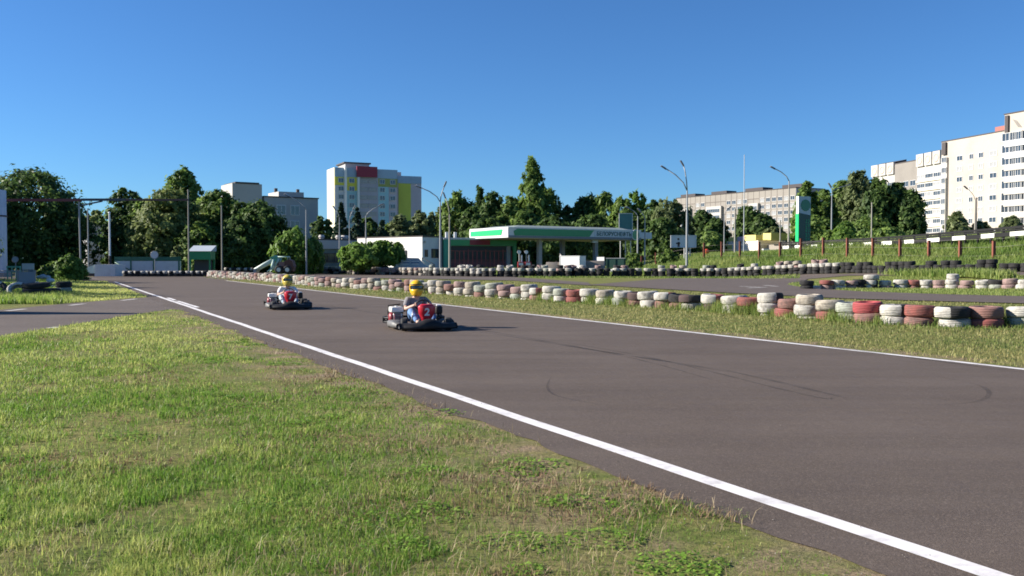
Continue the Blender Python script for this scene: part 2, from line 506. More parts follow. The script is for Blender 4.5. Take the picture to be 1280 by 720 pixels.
def skid(pts, wd, mat=None):
    g_ = [Vector(G(*p)) for p in pts]
    # resample with a smooth curve
    out = []
    for i in range(len(g_) - 1):
        p0 = g_[max(i - 1, 0)]; p1 = g_[i]; p2 = g_[i + 1]; p3 = g_[min(i + 2, len(g_) - 1)]
        for k in range(6):
            t = k / 6
            out.append(0.5 * ((2 * p1) + (p2 - p0) * t + (2 * p0 - 5 * p1 + 4 * p2 - p3) * t * t + (3 * p1 - p0 - 3 * p2 + p3) * t ** 3))
    out.append(g_[-1])
    A, B = [], []
    for i, p in enumerate(out):
        t = (out[min(i + 1, len(out) - 1)] - out[max(i - 1, 0)]); t.z = 0; t.normalize()
        f = min(1, 3 * i / len(out), 3 * (len(out) - 1 - i) / len(out)) * 0.85 + 0.15
        nn = Vector((-t.y, t.x, 0)) * wd * f / 2
        A.append(p + nn); B.append(p - nn)
    strip('skid_mark', A, B, mat or SKID, 0.010, n=1)
skid([(600, 415), (760, 441), (920, 467)], 0.07, SKID2)
skid([(700, 432), (800, 447), (915, 465)], 0.05, SKID2)
skid([(905, 463), (980, 480), (1060, 499)], 0.09)
skid([(640, 418), (800, 445), (1000, 493), (1040, 498)], 0.05)
skid([(1165, 470), (1215, 480), (1236, 491), (1220, 503), (1150, 508)], 0.05)
skid([(860, 411), (1080, 440), (1290, 468)], 0.07, SKID2)
skid([(300, 366), (420, 384), (700, 430), (900, 478)], 0.07)
skid([(690, 470), (684, 485), (700, 497), (760, 508)], 0.03)
skid([(330, 372), (420, 385), (470, 388)], 0.10)
skid([(560, 385), (660, 395), (640, 398)], 0.08)
# ------------------------------------------------------------------ grass
def blades(name, x, y, h, wd, tint, mat, lean=0.35, kind='stuff'):
    n = len(x)
    z = hz(x, y) - 0.004
    a = RNG.uniform(0, 2 * np.pi, n); ln = np.abs(RNG.normal(0, lean, n)); la = a + RNG.uniform(-0.9, 0.9, n) + np.pi / 2
    ux, uy = np.cos(a) * wd / 2, np.sin(a) * wd / 2
    dx, dy = np.cos(la) * ln * h, np.sin(la) * ln * h
    base = np.stack([x, y, z], -1)
    side = np.stack([ux, uy, 0 * ux], -1)
    mid = base + np.stack([dx * 0.32, dy * 0.32, h * 0.55], -1)
    tip = base + np.stack([dx, dy, h * np.sqrt(np.clip(1 - 0.5 * ln ** 2, 0.15, 1))], -1)
    V = np.stack([base - side, base + side, mid - side * 0.8, mid + side * 0.8, tip], 1).reshape(-1, 3)
    o = (np.arange(n) * 5)[:, None]
    F = np.stack([o + np.array([0, 1, 3]), o + np.array([0, 3, 2]), o + np.array([2, 3, 4])], 1).reshape(-1, 3)
    me = rawmesh(name, V, F, mat, tint=np.repeat(tint, 3), smooth=True)
    return tag(put(name, me), kind=kind)

GR = leaf_mat('lawn_blade', (0.135, 0.255, 0.030), (0.52, 0.53, 0.17), trans=0.48, rough=0.5)
GT = leaf_mat('tall_grass_blade', (0.115, 0.20, 0.034), (0.42, 0.44, 0.15), trans=0.45)
WD = leaf_mat('weed_leaf', (0.15, 0.30, 0.032), (0.30, 0.44, 0.07), trans=0.4)

def field(n, u0, u1, d0, d1, seed=None):
    u = RNG.uniform(u0, u1, n); d = np.exp(RNG.uniform(math.log(d0), math.log(d1), n))
    x = (u - 640) / FE * d * K; y = d * K
    return u, 327 + 1.56 * 1131 / d, d, x, y

ROAD_LO = lambda u: np.interp(u, [-420, 0, 98, 203, 262], [466, 420, 404.5, 388, 381.5])
ROAD_HI = lambda u: np.interp(u, [-260, 0, 90, 173, 232], [406, 387.3, 379, 372.6, 368.5])

# the mown lawn
u, v, d, x, y = field(480000, -220, 1160, 3.1, 34)
sl_ = sleft(x, y)
rag = (fnoise(x * 1.6, y * 1.6, 31) - 0.5) * 0.55
keep = (sl_ > 0.50 + rag) & (v > ROAD_LO(u) + 0.7 + rag * 8 / np.maximum(d, 3))
edge = np.clip((sl_ - 0.4) / 3.0, 0, 1)                                  # thin and bare beside the track
bare = fnoise(x * 1.1, y * 1.1, 41)
keep &= RNG.uniform(0, 1, len(x)) < np.clip((edge + 0.30) * 1.35 + (bare - 0.52) * 2.4, 0.05, 1)
spots = fnoise(x * 0.75 + 40, y * 0.75, 47)
keep &= ~((spots > 0.63) & (RNG.uniform(0, 1, len(x)) < np.where(sl_ < 4.0, 0.8, 0.12)))
x, y, d, sl_, edge = x[keep], y[keep], d[keep], sl_[keep], edge[keep]
patch = fnoise(x * 0.33, y * 0.33, 3); fine = fnoise(x * 2.4, y * 2.4, 6)
dry = np.clip(0.30 + (patch - 0.5) * 1.5 + (fine - 0.5) * 0.9 + 0.10 * np.clip((d - 9) / 12, 0, 1), 0, 1)
tuft = vnoise(x * 6.5, y * 6.5, 71); clump = vnoise(x * 2.9 + 3, y * 2.9, 72)
tint = np.clip(dry - 0.06 + (tuft - 0.5) * 0.55 + (clump - 0.5) * 0.35 + RNG.normal(0, 0.24, len(x)) + (RNG.uniform(0, 1, len(x)) < 0.13) * 0.5, 0, 1)
hh = (0.022 + 0.030 * fine + 0.012 * RNG.normal(0, 1, len(x))) * (0.55 + 0.45 * edge)
hh = np.clip(hh * (0.6 + 0.9 * vnoise(x * 5.0, y * 5.0, 73)), 0.014, 0.12) * np.clip(0.9 + d / 40, 0.9, 1.6)
blades('grass', x, y, hh, 0.0034 * (d / 4) ** 0.78 * RNG.uniform(0.7, 1.3, len(x)), tint, GR, lean=0.75)

# dry stalks and straw lying in the lawn
u, v, d, x, y = field(17000, -200, 1150, 3.0, 18)
keep = (sleft(x, y) > 0.35) & (fnoise(x * 1.4, y * 1.4, 77) > 0.5)
x, y, d = x[keep], y[keep], d[keep]
blades('grass', x, y, RNG.uniform(0.03, 0.11, len(x)), 0.003 * (d / 4) ** 0.6, np.clip(RNG.normal(0.6, 0.35, len(x)), 0, 1), leaf_mat('dry_straw', (0.20, 0.135, 0.075), (0.50, 0.41, 0.24), trans=0.3), lean=1.3)

# matted brown thatch where the turf has died off
u, v, d, x, y = field(60000, -200, 1150, 3.0, 20)
s3 = sleft(x, y)
keep = (s3 > 0.40) & (fnoise(x * 1.15 + 9, y * 1.15, 83) > 0.565 + 0.05 * np.clip(s3 / 6, 0, 1.6)) & (v > ROAD_LO(u) + 2)
x, y, d = x[keep], y[keep], d[keep]
blades('dry_grass', x, y, RNG.uniform(0.02, 0.06, len(x)), 0.0045 * (d / 4) ** 0.8, np.clip(RNG.normal(0.35, 0.3, len(x)), 0, 1), leaf_mat('thatch', (0.16, 0.095, 0.055), (0.46, 0.34, 0.19), trans=0.3), lean=1.2)

# clover and plantain clumps
def leaf_patch(cx, cy, r, n, ls, hmax):
    a = RNG.uniform(0, 2 * np.pi, n); rr = r * np.sqrt(RNG.uniform(0, 1, n))
    px, py = cx + rr * np.cos(a) * 1.3, cy + rr * np.sin(a)
    pz = RNG.uniform(0.15, 1, n) * hmax * np.clip(1.15 - (rr / r) ** 2, 0.2, 1)
    c = np.stack([px, py, pz], -1)
    t = RNG.uniform(0, 2 * np.pi, n); tilt = RNG.uniform(-0.25, 0.55, n)
    e1 = np.stack([np.cos(t) * np.cos(tilt), np.sin(t) * np.cos(tilt), np.sin(tilt)], -1)
    e2 = np.stack([-np.sin(t), np.cos(t), RNG.uniform(-0.25, 0.25, n)], -1)
    l = (ls * RNG.uniform(0.6, 1.3, n))[:, None]
    return np.stack([c - e1 * l, c + e2 * l * 0.62, c + e1 * l, c - e2 * l * 0.62], 1)
u, v, d, x, y = field(700, -150, 1150, 3.4, 18)
s2 = sleft(x, y)
pr = np.exp(-((s2 - 1.1) / 0.9) ** 2) + 0.16
keep = (s2 > 0.52) & (RNG.uniform(0, 1, len(x)) < pr) & (v > ROAD_LO(u) + 2)
Q = []
for a_, b_, dd in list(zip(x[keep], y[keep], d[keep]))[:52]:
    r = RNG.uniform(0.07, 0.20); Q.append(leaf_patch(a_, b_, r, int(60 + 700 * r * (1 if dd < 9 else 0.6)), 0.013 * (dd / 5) ** 0.4, RNG.uniform(0.02, 0.05)))
Q = np.concatenate(Q); nq = len(Q)
me = rawmesh('weeds', Q.reshape(-1, 3), np.arange(nq * 4).reshape(-1, 4), WD, tint=np.clip(RNG.normal(0.45, 0.25, nq), 0, 1))
tag(put('weeds', me), kind='stuff')

# the triangle of turf beyond the service road
u, v, d, x, y = field(60000, -200, 260, 33, 76)
keep = (v < ROAD_HI(u) - 0.5) & (v > 351.4) & (sleft(x, y) > 0.42)
x, y, d, u = x[keep], y[keep], d[keep], u[keep]
rough = sstep(120, 60, u) 
patch = fnoise(x * 0.3, y * 0.3, 13)
tint = np.clip(0.80 - 0.5 * rough + (patch - 0.5) * 0.7 + RNG.normal(0, 0.18, len(x)), 0, 1)
blades('grass', x, y, (0.06 + 0.16 * rough) * RNG.uniform(0.6, 1.4, len(x)), 0.035 * RNG.uniform(0.7, 1.3, len(x)), tint, GR, lean=0.5)

# verge between the straight and the near tyre wall
WALLV = lambda u: np.interp(u, [262, 330, 400, 480, 600, 740, 850, 960, 1080, 1180, 1280, 1700], [345, 350, 357, 362, 370, 378, 385, 393, 402, 407, 408, 425])
LOOPV = lambda u: np.interp(u, [336, 420, 520, 640, 735, 900, 1060, 1180, 1280, 1560], [345, 347.2, 348.8, 351, 357.5, 366, 374, 377.5, 380, 384])
u, v, d, x, y = field(150000, 255, 1500, 11, 95)
rag = (fnoise(x * 1.3, y * 1.3, 51) - 0.5) * 0.5
keep = (sleft(x, y) < -TWID - 0.22 + rag) & (v > LOOPV(u) + 0.4) & (RNG.uniform(0, 1, len(x)) < np.clip((-TWID - sleft(x, y)) / 0.9 + 0.15, 0.1, 1))
u, v, d, x, y = u[keep], v[keep], d[keep], x[keep], y[keep]
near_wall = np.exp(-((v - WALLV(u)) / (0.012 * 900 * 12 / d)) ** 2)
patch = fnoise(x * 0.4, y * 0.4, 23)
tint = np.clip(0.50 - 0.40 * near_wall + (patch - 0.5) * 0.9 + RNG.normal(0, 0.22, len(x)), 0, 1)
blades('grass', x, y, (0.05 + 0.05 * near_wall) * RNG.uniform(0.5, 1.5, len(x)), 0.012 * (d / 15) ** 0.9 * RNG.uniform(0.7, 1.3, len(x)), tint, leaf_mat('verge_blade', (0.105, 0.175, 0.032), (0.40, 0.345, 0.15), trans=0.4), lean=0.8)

# tall grass at the foot of the near wall
un = RNG.uniform(262, 1330, 38000); dn = 1.56 * 1131 / (WALLV(un) - 327)
off = np.where(RNG.uniform(0, 1, len(un)) < 0.85, RNG.normal(0.62, 0.17, len(un)), RNG.normal(-0.5, 0.2, len(un)))
x = (un - 640) / FE * dn * K; y = dn * K
dx_ = TN.x * off * 0.8; dy_ = TN.y * off * 0.8
x = x + dx_; y = y + dy_
dens = fnoise(x * 0.9, y * 0.9, 61)
keep = RNG.uniform(0, 1, len(x)) < np.clip((dens - 0.42) * 3.2, 0.04, 1) * np.clip(26 / dn, 0.6, 1)
x, y, dn, dens = x[keep], y[keep], dn[keep], dens[keep]
blades('grass', x, y, np.clip(0.10 + 0.60 * (dens - 0.36), 0.08, 0.5) * np.clip(1.0 - (dn - 24) / 60, 0.6, 1) * RNG.uniform(0.5, 1.45, len(x)), 0.010 * (dn / 18) ** 0.8, np.clip(RNG.normal(0.35, 0.22, len(x)), 0, 1), GT, lean=0.45)

# rough grass round the inner wall, before the far barrier, and on the embankment
u, v, d, x, y = field(90000, 985, 1420, 36, 66)
zz = hz(x, y) / K; vv = 327 - (zz - 1.56) * 1131 / d
keep = (vv < np.interp(u, [985, 1080, 1180, 1300], [357, 365.3, 368.8, 371.2]) - 0.4) & (vv > np.interp(u, [985, 1010, 1060, 1180, 1300], [356, 350, 346, 345, 345.4]))
x, y, d = x[keep], y[keep], d[keep]
blades('grass', x, y, RNG.uniform(0.04, 0.15, len(x)), 0.03, np.clip(0.45 + RNG.normal(0, 0.22, len(x)), 0, 1), GT, lean=0.5)
u, v, d, x, y = field(420000, 300, 1500, 52, 150)
zz = hz(x, y) / K; vv = 327 - (zz - 1.56) * 1131 / d
sd_ = row_sd(x, y)
behind = sd_ > 1.0
front = (sd_ > -4.0) & (sd_ < -0.55) & (vv < LOOPV(u) - 5) & (u < 1000) & (vv < 349)
keep = (behind & (RNG.uniform(0, 1, len(x)) < np.where(u > 760, 1, 0.25))) | (front & (RNG.uniform(0, 1, len(x)) < 0.6))
x, y, d, behind = x[keep], y[keep], d[keep], behind[keep]
patch = fnoise(x * 0.22, y * 0.22, 91)
blades('grass', x, y, np.where(behind, RNG.uniform(0.2, 0.6, len(x)), RNG.uniform(0.06, 0.2, len(x))), 0.06, np.clip(0.28 + (patch - 0.5) * 0.9 + RNG.normal(0, 0.18, len(x)), 0, 1), GT, lean=0.4)

# gravel and crumbs along the ragged edge of the asphalt
n_ = 900
s_ = np.exp(RNG.uniform(math.log(0.5), math.log(34), n_)) - 6; o_ = RNG.normal(0.62, 0.33, n_)
far_ = RNG.uniform(0, 1, n_) < 0.06; o_ = np.where(far_, RNG.uniform(-TWID, 0, n_), o_)
px_, py_ = L0.x + TD.x * s_ + TN.x * o_, L0.y + TD.y * s_ + TN.y * o_
sz = RNG.uniform(0.003, 0.008, n_) * np.clip(0.7 + s_ / 14, 0.7, 2)
oc = np.array([[1, 0, 0], [0, 1, 0], [-1, 0, 0], [0, -1, 0], [0, 0, 0.8], [0, 0, -0.3]])
V = oc[None] * sz[:, None, None] * RNG.uniform(0.6, 1.4, (n_, 6, 1)) + np.stack([px_, py_, 0.009 + sz * 0.2], -1)[:, None]
tri = np.array([[0, 1, 4], [1, 2, 4], [2, 3, 4], [3, 0, 4], [1, 0, 5], [2, 1, 5], [3, 2, 5], [0, 3, 5]])
F = ((np.arange(n_) * 6)[:, None, None] + tri[None]).reshape(-1, 3)
tag(put('gravel', rawmesh('gravel', V.reshape(-1, 3), F, leaf_mat('pebble', (0.09, 0.075, 0.065), (0.42, 0.37, 0.31), trans=0.0, rough=0.9), tint=np.repeat(RNG.uniform(0, 1, n_), 8))), kind='stuff')

# ------------------------------------------------------------------ trees
BARK = M('bark', (0.11, 0.085, 0.06), rough=0.9, vary=0.4, scale=6, bump=0.6, bscale=15)
BIRCH = M('pale_bark', (0.42, 0.40, 0.36), rough=0.85, vary=0.3, scale=5, dirt=(0.06, 0.05, 0.05), dirt_amt=0.8, dscale=6)
LEAFS = {
    'deep': leaf_mat('deep_leaf', (0.042, 0.083, 0.025), (0.160, 0.246, 0.064)),
    'mid': leaf_mat('mid_leaf', (0.068, 0.130, 0.031), (0.276, 0.380, 0.089)),
    'fresh': leaf_mat('fresh_leaf', (0.076, 0.152, 0.028), (0.220, 0.343, 0.066)),
    'grey': leaf_mat('grey_leaf', (0.086, 0.120, 0.048), (0.272, 0.322, 0.136)),
    'pale': leaf_mat('pale_leaf', (0.098, 0.144, 0.041), (0.333, 0.380, 0.127)),
    'needle': leaf_mat('spruce_needle', (0.023, 0.050, 0.026), (0.067, 0.115, 0.058), trans=0.1),
}
def envelope(style, t):
    if style == 'round': return np.sin(np.pi * (0.12 + 0.86 * t)) ** 0.62
    if style == 'wide': return np.clip(np.sin(np.pi * (0.20 + 0.78 * t)), 0, 1) ** 0.5
    if style == 'poplar': return np.clip(1.06 - t, 0, 1) ** 0.62 * np.clip(t * 5 + 0.45, 0, 1)
    if style == 'column': return np.clip(np.sin(np.pi * (0.14 + 0.84 * t)), 0, 1) ** 0.42
    if style == 'spruce': return np.clip(1.02 - t, 0, 1) ** 0.95
    if style == 'bush': return np.clip(1.0 - t ** 2.2, 0, 1) ** 0.5
    if style == 'weep': return np.clip(np.sin(np.pi * (0.26 + 0.72 * t)), 0, 1) ** 0.55
def crown_mesh(name, h, R, hb, style, leaf, n, ls, rng, ragged=1.0, squash=1.0):
    H_ = h - hb
    nc = max(40, int(n / 42))
    t = rng.uniform(0, 1, nc * 6); keep = rng.uniform(0, 1, len(t)) < envelope(style, t) ** 1.2 + 0.06
    t = t[keep][:nc]; nc = len(t)
    a = rng.uniform(0, 2 * np.pi, nc); q_ = rng.uniform(0, 1, nc) ** 0.40
    # lopsided outline
    lob = 1 + 0.22 * ragged * np.sin(a * 2 + rng.uniform(0, 6)) * np.sin(3.2 * t + rng.uniform(0, 6)) + 0.12 * ragged * np.sin(a * 3 + 5 * t + rng.uniform(0, 6))
    env = envelope(style, t) * R * lob
    rc = R * rng.uniform(0.12, 0.27, nc) * (0.45 + 0.55 * envelope(style, t))
    if style in ('poplar', 'column'): rc = rc * 0.85
    if style == 'spruce': rc = rc * 0.7
    rad_ = np.maximum(env - rc * 0.75, 0) * q_
    cx, cy, cz = rad_ * np.cos(a), rad_ * np.sin(a) * squash, hb + H_ * t * 0.97
    cz = np.minimum(cz, h - rc * 0.55)
    per = max(10, n // nc); m_ = nc * per
    ci = np.repeat(np.arange(nc), per)
    dv = rng.normal(0, 1, (m_, 3)); dv /= np.linalg.norm(dv, axis=1)[:, None]
    rr = np.abs(rng.normal(0, 0.62, m_)).clip(0, 1.3)
    vert = {'poplar': 1.5, 'column': 1.5, 'spruce': 0.35, 'weep': 1.7}.get(style, 0.8)
    c = np.stack([cx[ci], cy[ci], cz[ci]], -1) + dv * (rc[ci] * rr)[:, None] * np.array([1, 1, vert])
    if style == 'spruce':
        c[:, 2] -= 0.35 * np.hypot(c[:, 0], c[:, 1]) * rng.uniform(0.5, 1, m_)
    c[:, 2] = np.maximum(c[:, 2], 0.15)
    out_ = np.stack([c[:, 0] / R, c[:, 1] / R, (c[:, 2] - hb - 0.45 * H_) / H_ * 1.2], -1)
    nrm = dv * 0.35 + out_ * 0.9 + rng.normal(0, 0.42, (m_, 3)) + np.array([0, 0, 0.25])
    nrm /= np.linalg.norm(nrm, axis=1)[:, None]
    e1 = np.cross(nrm, rng.normal(0, 1, (m_, 3))); e1 /= np.linalg.norm(e1, axis=1)[:, None]
    e2 = np.cross(nrm, e1)
    l = (ls * rng.uniform(0.55, 1.3, m_))[:, None]
    if style in ('poplar', 'weep', 'column'): e1 = e1 + np.array([0, 0, -0.5]); 
    V = np.stack([c - e1 * l, c + e2 * l * 0.55 + nrm * l * 0.12, c + e1 * l, c - e2 * l * 0.55 + nrm * l * 0.12], 1)
    clt = rng.normal(0, 0.16, nc)
    tint = np.clip(0.42 + clt[ci] + rng.normal(0, 0.22, m_), 0, 1)
    me = rawmesh(name, V.reshape(-1, 3), np.arange(m_ * 4).reshape(-1, 4), LEAFS[leaf], tint=tint)
    return me, (cx, cy, cz)
def tree_at(name, label, x, y, z, h, R, hb, style, leaf, n=5000, ls=0.26, seed=1, group=None, cat='tree', bark=None, ragged=1.0):
    rng = np.random.default_rng(seed)
    o = thing(name, label, cat, (x, y, z), 0, group)
    me, (cx, cy, cz) = crown_mesh('crown', h, R, hb, style, leaf, n, ls, rng, ragged)
    put('crown', me, o)
    tr = max(0.06, 0.016 * h + 0.02)
    mb = MB()
    bend = [(rng.uniform(-1, 1) * R * 0.05 * k, rng.uniform(-1, 1) * R * 0.05 * k, h * f) for k, f in ((0, -0.02), (1, 0.2), (1.5, 0.45), (2, 0.7), (2, 0.9))]
    mb.tube(bend, [tr * 1.25, tr, tr * 0.72, tr * 0.42, tr * 0.12], n=8)
    if cat == 'tree':
        for k in range(7):
            i = int(rng.integers(0, len(cx))); f = rng.uniform(0.25, 0.7) * min(cz[i], h * 0.9)
            mb.tube([(0, 0, f * 0.85), (cx[i] * 0.45, cy[i] * 0.45, f + 0.55 * (cz[i] - f)), (cx[i] * 0.9, cy[i] * 0.9, cz[i])], [tr * 0.5, tr * 0.3, tr * 0.08], n=5)
    mb.build('trunk' if cat == 'tree' else 'stem', bark or BARK, o)
    return o
def tree(name, label, u, d, vtop, wpx, style='round', leaf='mid', base=0.12, n=5200, ls=None, seed=None, group=None, cat='tree', bark=None, ragged=1.0, zb=None):
    x, y = P(u, d); z = float(hz(x, y)) if zb is None else zb
    h = Zp(vtop, d) - z; R = wpx / FE * d * K / 2 * {'column': 1.5, 'poplar': 1.25, 'spruce': 1.75}.get(style, 1.2); n = int(n * 2.3)
    return tree_at(name, label, x, y, z, h, R, h * base, style, leaf, n, ls or 0.0024 * d * K, seed or abs(int(u * 7 + d)), group, cat, bark, ragged)

GB = 'trees behind the circuit'
tree('broadleaf_tree', 'large dark round tree behind the red gantry beam, tallest at that end of the circuit', 38, 118, 211, 150, 'wide', 'deep', 0.06, 11000, group=GB)
tree('broadleaf_tree', 'dark bushy tree filling the gap beside the pale blue pillar', -22, 112, 222, 96, 'wide', 'deep', 0.04, 7000, group=GB)
tree('broadleaf_tree', 'lower dark tree standing against the tall gantry post', 76, 122, 240, 48, 'wide', 'deep', 0.03, 5000, group=GB)
tree('broadleaf_tree', 'small hazy pale green tree seen between the gantry post and the white pole', 121, 190, 262, 36, 'round', 'pale', 0.1, 3000, group=GB)
tree('broadleaf_tree', 'dark tree with an irregular top beside the white pole with a black foot', 160, 128, 233, 58, 'wide', 'deep', 0.04, 6000, group=GB)
tree('broadleaf_tree', 'low dark tree under the first dark tree next to the white pole', 154, 122, 268, 30, 'wide', 'deep', 0.02, 3500, group=GB)
tree('broadleaf_tree', 'tallest pointed tree rising behind the sunlit tree and the thin mast', 230, 140, 206, 56, 'round', 'mid', 0.1, 8000, group=GB)
tree('broadleaf_tree', 'big sunlit yellow-green tree behind the barrier wall with the green top', 212, 116, 236, 84, 'wide', 'pale', 0.05, 10000, group=GB)
tree('broadleaf_tree', 'mid green tree with a dark side between the sunlit tree and the grey block', 272, 122, 236, 66, 'wide', 'mid', 0.03, 8000, group=GB)
tree('broadleaf_tree', 'dark shrubby tree behind the green kiosk', 248, 112, 276, 44, 'wide', 'mid', 0.02, 4000, group=GB)
tree('broadleaf_tree', 'dark leafy tree in front of the grey flat-roofed block', 327, 116, 250, 66, 'wide', 'deep', 0.03, 8000, group=GB)
tree('broadleaf_tree', 'dark low tree filling the foot of the trees behind the loader', 300, 114, 268, 52, 'wide', 'deep', 0.02, 5000, group=GB)
tree('broadleaf_tree', 'dark tree filling the middle of the wood behind the kiosk roof', 258, 126, 246, 60, 'wide', 'mid', 0.03, 7000, group=GB)
tree('broadleaf_tree', 'dark green tree linking the wood to the tree before the grey block', 301, 120, 252, 46, 'wide', 'deep', 0.03, 6000, group=GB)
tree('broadleaf_tree', 'mid green tree between the white pole and the big sunlit tree', 180, 122, 248, 44, 'wide', 'mid', 0.03, 6000, group=GB)
tree('willow_tree', 'light green drooping tree beside the lamp post with one arm', 367, 108, 287, 46, 'weep', 'fresh', 0.03, 5000, group=GB)
tree('willow_tree', 'smaller drooping tree at the corner of the long grey building', 391, 114, 296, 26, 'weep', 'mid', 0.03, 2800, group=GB)
GS = 'spruces before the coloured tower block'
tree('spruce_tree', 'dark spruce nearest the white edge of the coloured tower block', 427, 165, 251, 26, 'spruce', 'needle', 0.05, 5000, group=GS)
tree('spruce_tree', 'dark spruce with a ragged tip, second in the pair before the tower block', 447, 168, 258, 26, 'spruce', 'needle', 0.05, 5000, group=GS)
tree('spruce_tree', 'shorter cone shaped spruce beside the lamp with a raised arm', 478, 166, 271, 21, 'spruce', 'needle', 0.02, 4500, group=GS)
tree('broadleaf_tree', 'dark rounded tree at the foot of the coloured tower beside the grey block', 404, 172, 268, 30, 'wide', 'deep', 0.03, 3500, group=GB)
tree('broadleaf_tree', 'dark tree squeezed between the spruces', 460, 176, 272, 30, 'wide', 'deep', 0.03, 3500, group=GB)
tree('broadleaf_tree', 'sunlit grey green tree behind the white annex building', 500, 176, 268, 36, 'wide', 'grey', 0.03, 4500, group=GB)
tree('broadleaf_tree', 'pale tree below the yellow wall of the tower block', 527, 180, 262, 36, 'wide', 'grey', 0.03, 4500, group=GB)
tree('broadleaf_tree', 'low tree right behind the roof of the long grey building', 484, 182, 276, 26, 'wide', 'mid', 0.03, 3000, group=GB)
GM = 'round street trees before the long grey building'
tree('round_tree', 'small round bright green tree, first beside the lamp posts', 447, 104, 303, 36, 'wide', 'fresh', 0.22, 5000, group=GM, ragged=2.2)
tree('round_tree', 'small round bright green tree close to the parked van', 480, 108, 301, 40, 'wide', 'fresh', 0.33, 5200, group=GM, ragged=2.2)
tree('round_tree', 'lowest of the small round trees, between the other two', 464, 109, 304, 34, 'bush', 'mid', 0.1, 4000, group=GM, ragged=2.2)
GP = 'tree belt behind the petrol station'
for u_, d_, v_, w_, st, lf_, lb in (
    (549, 190, 258, 34, 'wide', 'grey', 'grey green tree just past the edge of the coloured tower'),
    (571, 186, 240, 34, 'column', 'mid', 'upright tree behind the curved double lamp post'),
    (600, 184, 231, 28, 'poplar', 'deep', 'dark spiky tree behind the flat-roofed shop'),
    (590, 178, 256, 36, 'wide', 'deep', 'low dark tree behind the shop chimneys'),
    (617, 182, 240, 30, 'column', 'deep', 'dark upright tree above the bright end of the green canopy'),
    (638, 180, 243, 34, 'wide', 'mid', 'sunlit bushy tree at the foot of the tall poplar'),
    (665, 186, 195, 56, 'poplar', 'mid', 'tall pointed poplar, highest tree behind the green canopy'),
    (684, 190, 232, 30, 'column', 'mid', 'leaning shoulder tree beside the tall poplar'),
    (655, 178, 262, 50, 'wide', 'mid', 'low pale tree hiding the trunk of the tall poplar'),
    (709, 188, 256, 30, 'wide', 'deep', 'dark low tree right after the tall poplar'),
    (733, 186, 242, 34, 'column', 'deep', 'dark narrow tree above the middle of the canopy'),
    (757, 184, 240, 34, 'column', 'mid', 'greener narrow tree above the canopy lettering'),
    (779, 180, 247, 34, 'column', 'mid', 'narrow tree behind the teal advertising panels'),
    (795, 182, 239, 30, 'column', 'fresh', 'brightest green narrow tree behind the round canopy badge'),
    (818, 176, 249, 38, 'wide', 'deep', 'dark tree behind the curved lamp pair'),
    (838, 168, 248, 36, 'column', 'grey', 'grey green tree behind the white billboard'),
    (826, 150, 272, 44, 'wide', 'deep', 'low dark tree beside the white billboard'),
    (740, 172, 268, 60, 'wide', 'deep', 'broad low tree in the dark under the belt above the canopy'),
    (790, 170, 272, 50, 'wide', 'deep', 'broad low tree shading the teal advertising panels'),
    (690, 172, 270, 60, 'wide', 'deep', 'broad low dark tree peeping over the long green fascia'),
    (610, 170, 272, 60, 'wide', 'deep', 'broad low dark tree behind the bright canopy end'),
):
    tree('belt_tree', lb, u_, d_, v_, w_, st, lf_, 0.03, 4200 if w_ < 50 else 6500, group=GP)
GQ = 'trees before the long panel block'
for u_, d_, v_, w_, st, lf_, lb in (
    (877, 175, 262, 32, 'wide', 'deep', 'dark tree before the panel block beside the tall double lamp'),
    (895, 172, 272, 30, 'wide', 'deep', 'rounder dark tree next to the white flagpole'),
    (885, 150, 290, 40, 'wide', 'mid', 'low bushes of a tree behind the red bin'),
    (934, 178, 258, 26, 'column', 'deep', 'narrow dark tree behind the white flagpole'),
    (952, 176, 268, 36, 'wide', 'deep', 'dark tree above the yellow roofed pavilion'),
    (968, 172, 284, 32, 'wide', 'grey', 'low grey green tree beside the yellow roofed pavilion'),
    (1008, 150, 226, 34, 'wide', 'mid', 'tall leafy tree directly behind the price sign'),
    (1030, 158, 236, 34, 'wide', 'mid', 'leafy tree behind the lamp with the white box'),
    (1052, 150, 222, 38, 'wide', 'mid', 'tall broad tree between the lamp and the poplar clump'),
    (1073, 146, 211, 34, 'column', 'grey', 'tallest column shaped poplar before the pale blocks'),
    (1098, 144, 224, 36, 'column', 'deep', 'dark poplar with a thin pole in front'),
    (1121, 146, 226, 34, 'wide', 'deep', 'dark dense tree before the grey block section'),
    (1137, 142, 238, 28, 'column', 'deep', 'darkest tree at the end of the clump beside the pale blocks'),
    (1020, 140, 270, 44, 'wide', 'mid', 'lower tree crowding the foot of the price sign'),
    (1085, 136, 272, 50, 'wide', 'mid', 'low leafy tree at the foot of the poplar clump'),
):
    tree('roadside_tree', lb, u_, d_, v_, w_, st, lf_, 0.02, 5600, group=GQ)
GU = 'shrubs along the embankment road'
for u_, d_, v_, w_, lf_, lb in (
    (1056, 118, 277, 30, 'fresh', 'bright green bush under the lamp with the white box'),
    (1040, 120, 288, 26, 'mid', 'dull green bush beside the bright green bush'),
    (1110, 122, 284, 40, 'mid', 'low spreading bush under the dark poplar clump'),
    (1196, 165, 264, 34, 'grey', 'grey green shrub at the foot of the cream block beside the pole'),
    (1225, 165, 276, 26, 'grey', 'lower shrub in the middle of the cream block'),
    (1264, 150, 270, 32, 'grey', 'shrub before the white balcony tower'),
):
    tree('roadside_shrub', lb, u_, d_, v_, w_, 'bush', lf_, 0.02, 3600, group=GU, cat='shrub')
tree('clipped_bush', 'rounded bush with spiky leaves between the rocks and the white ramp', 88, 72, 317, 34, 'bush', 'fresh', 0.02, 6500, ls=0.10, cat='shrub', zb=0)
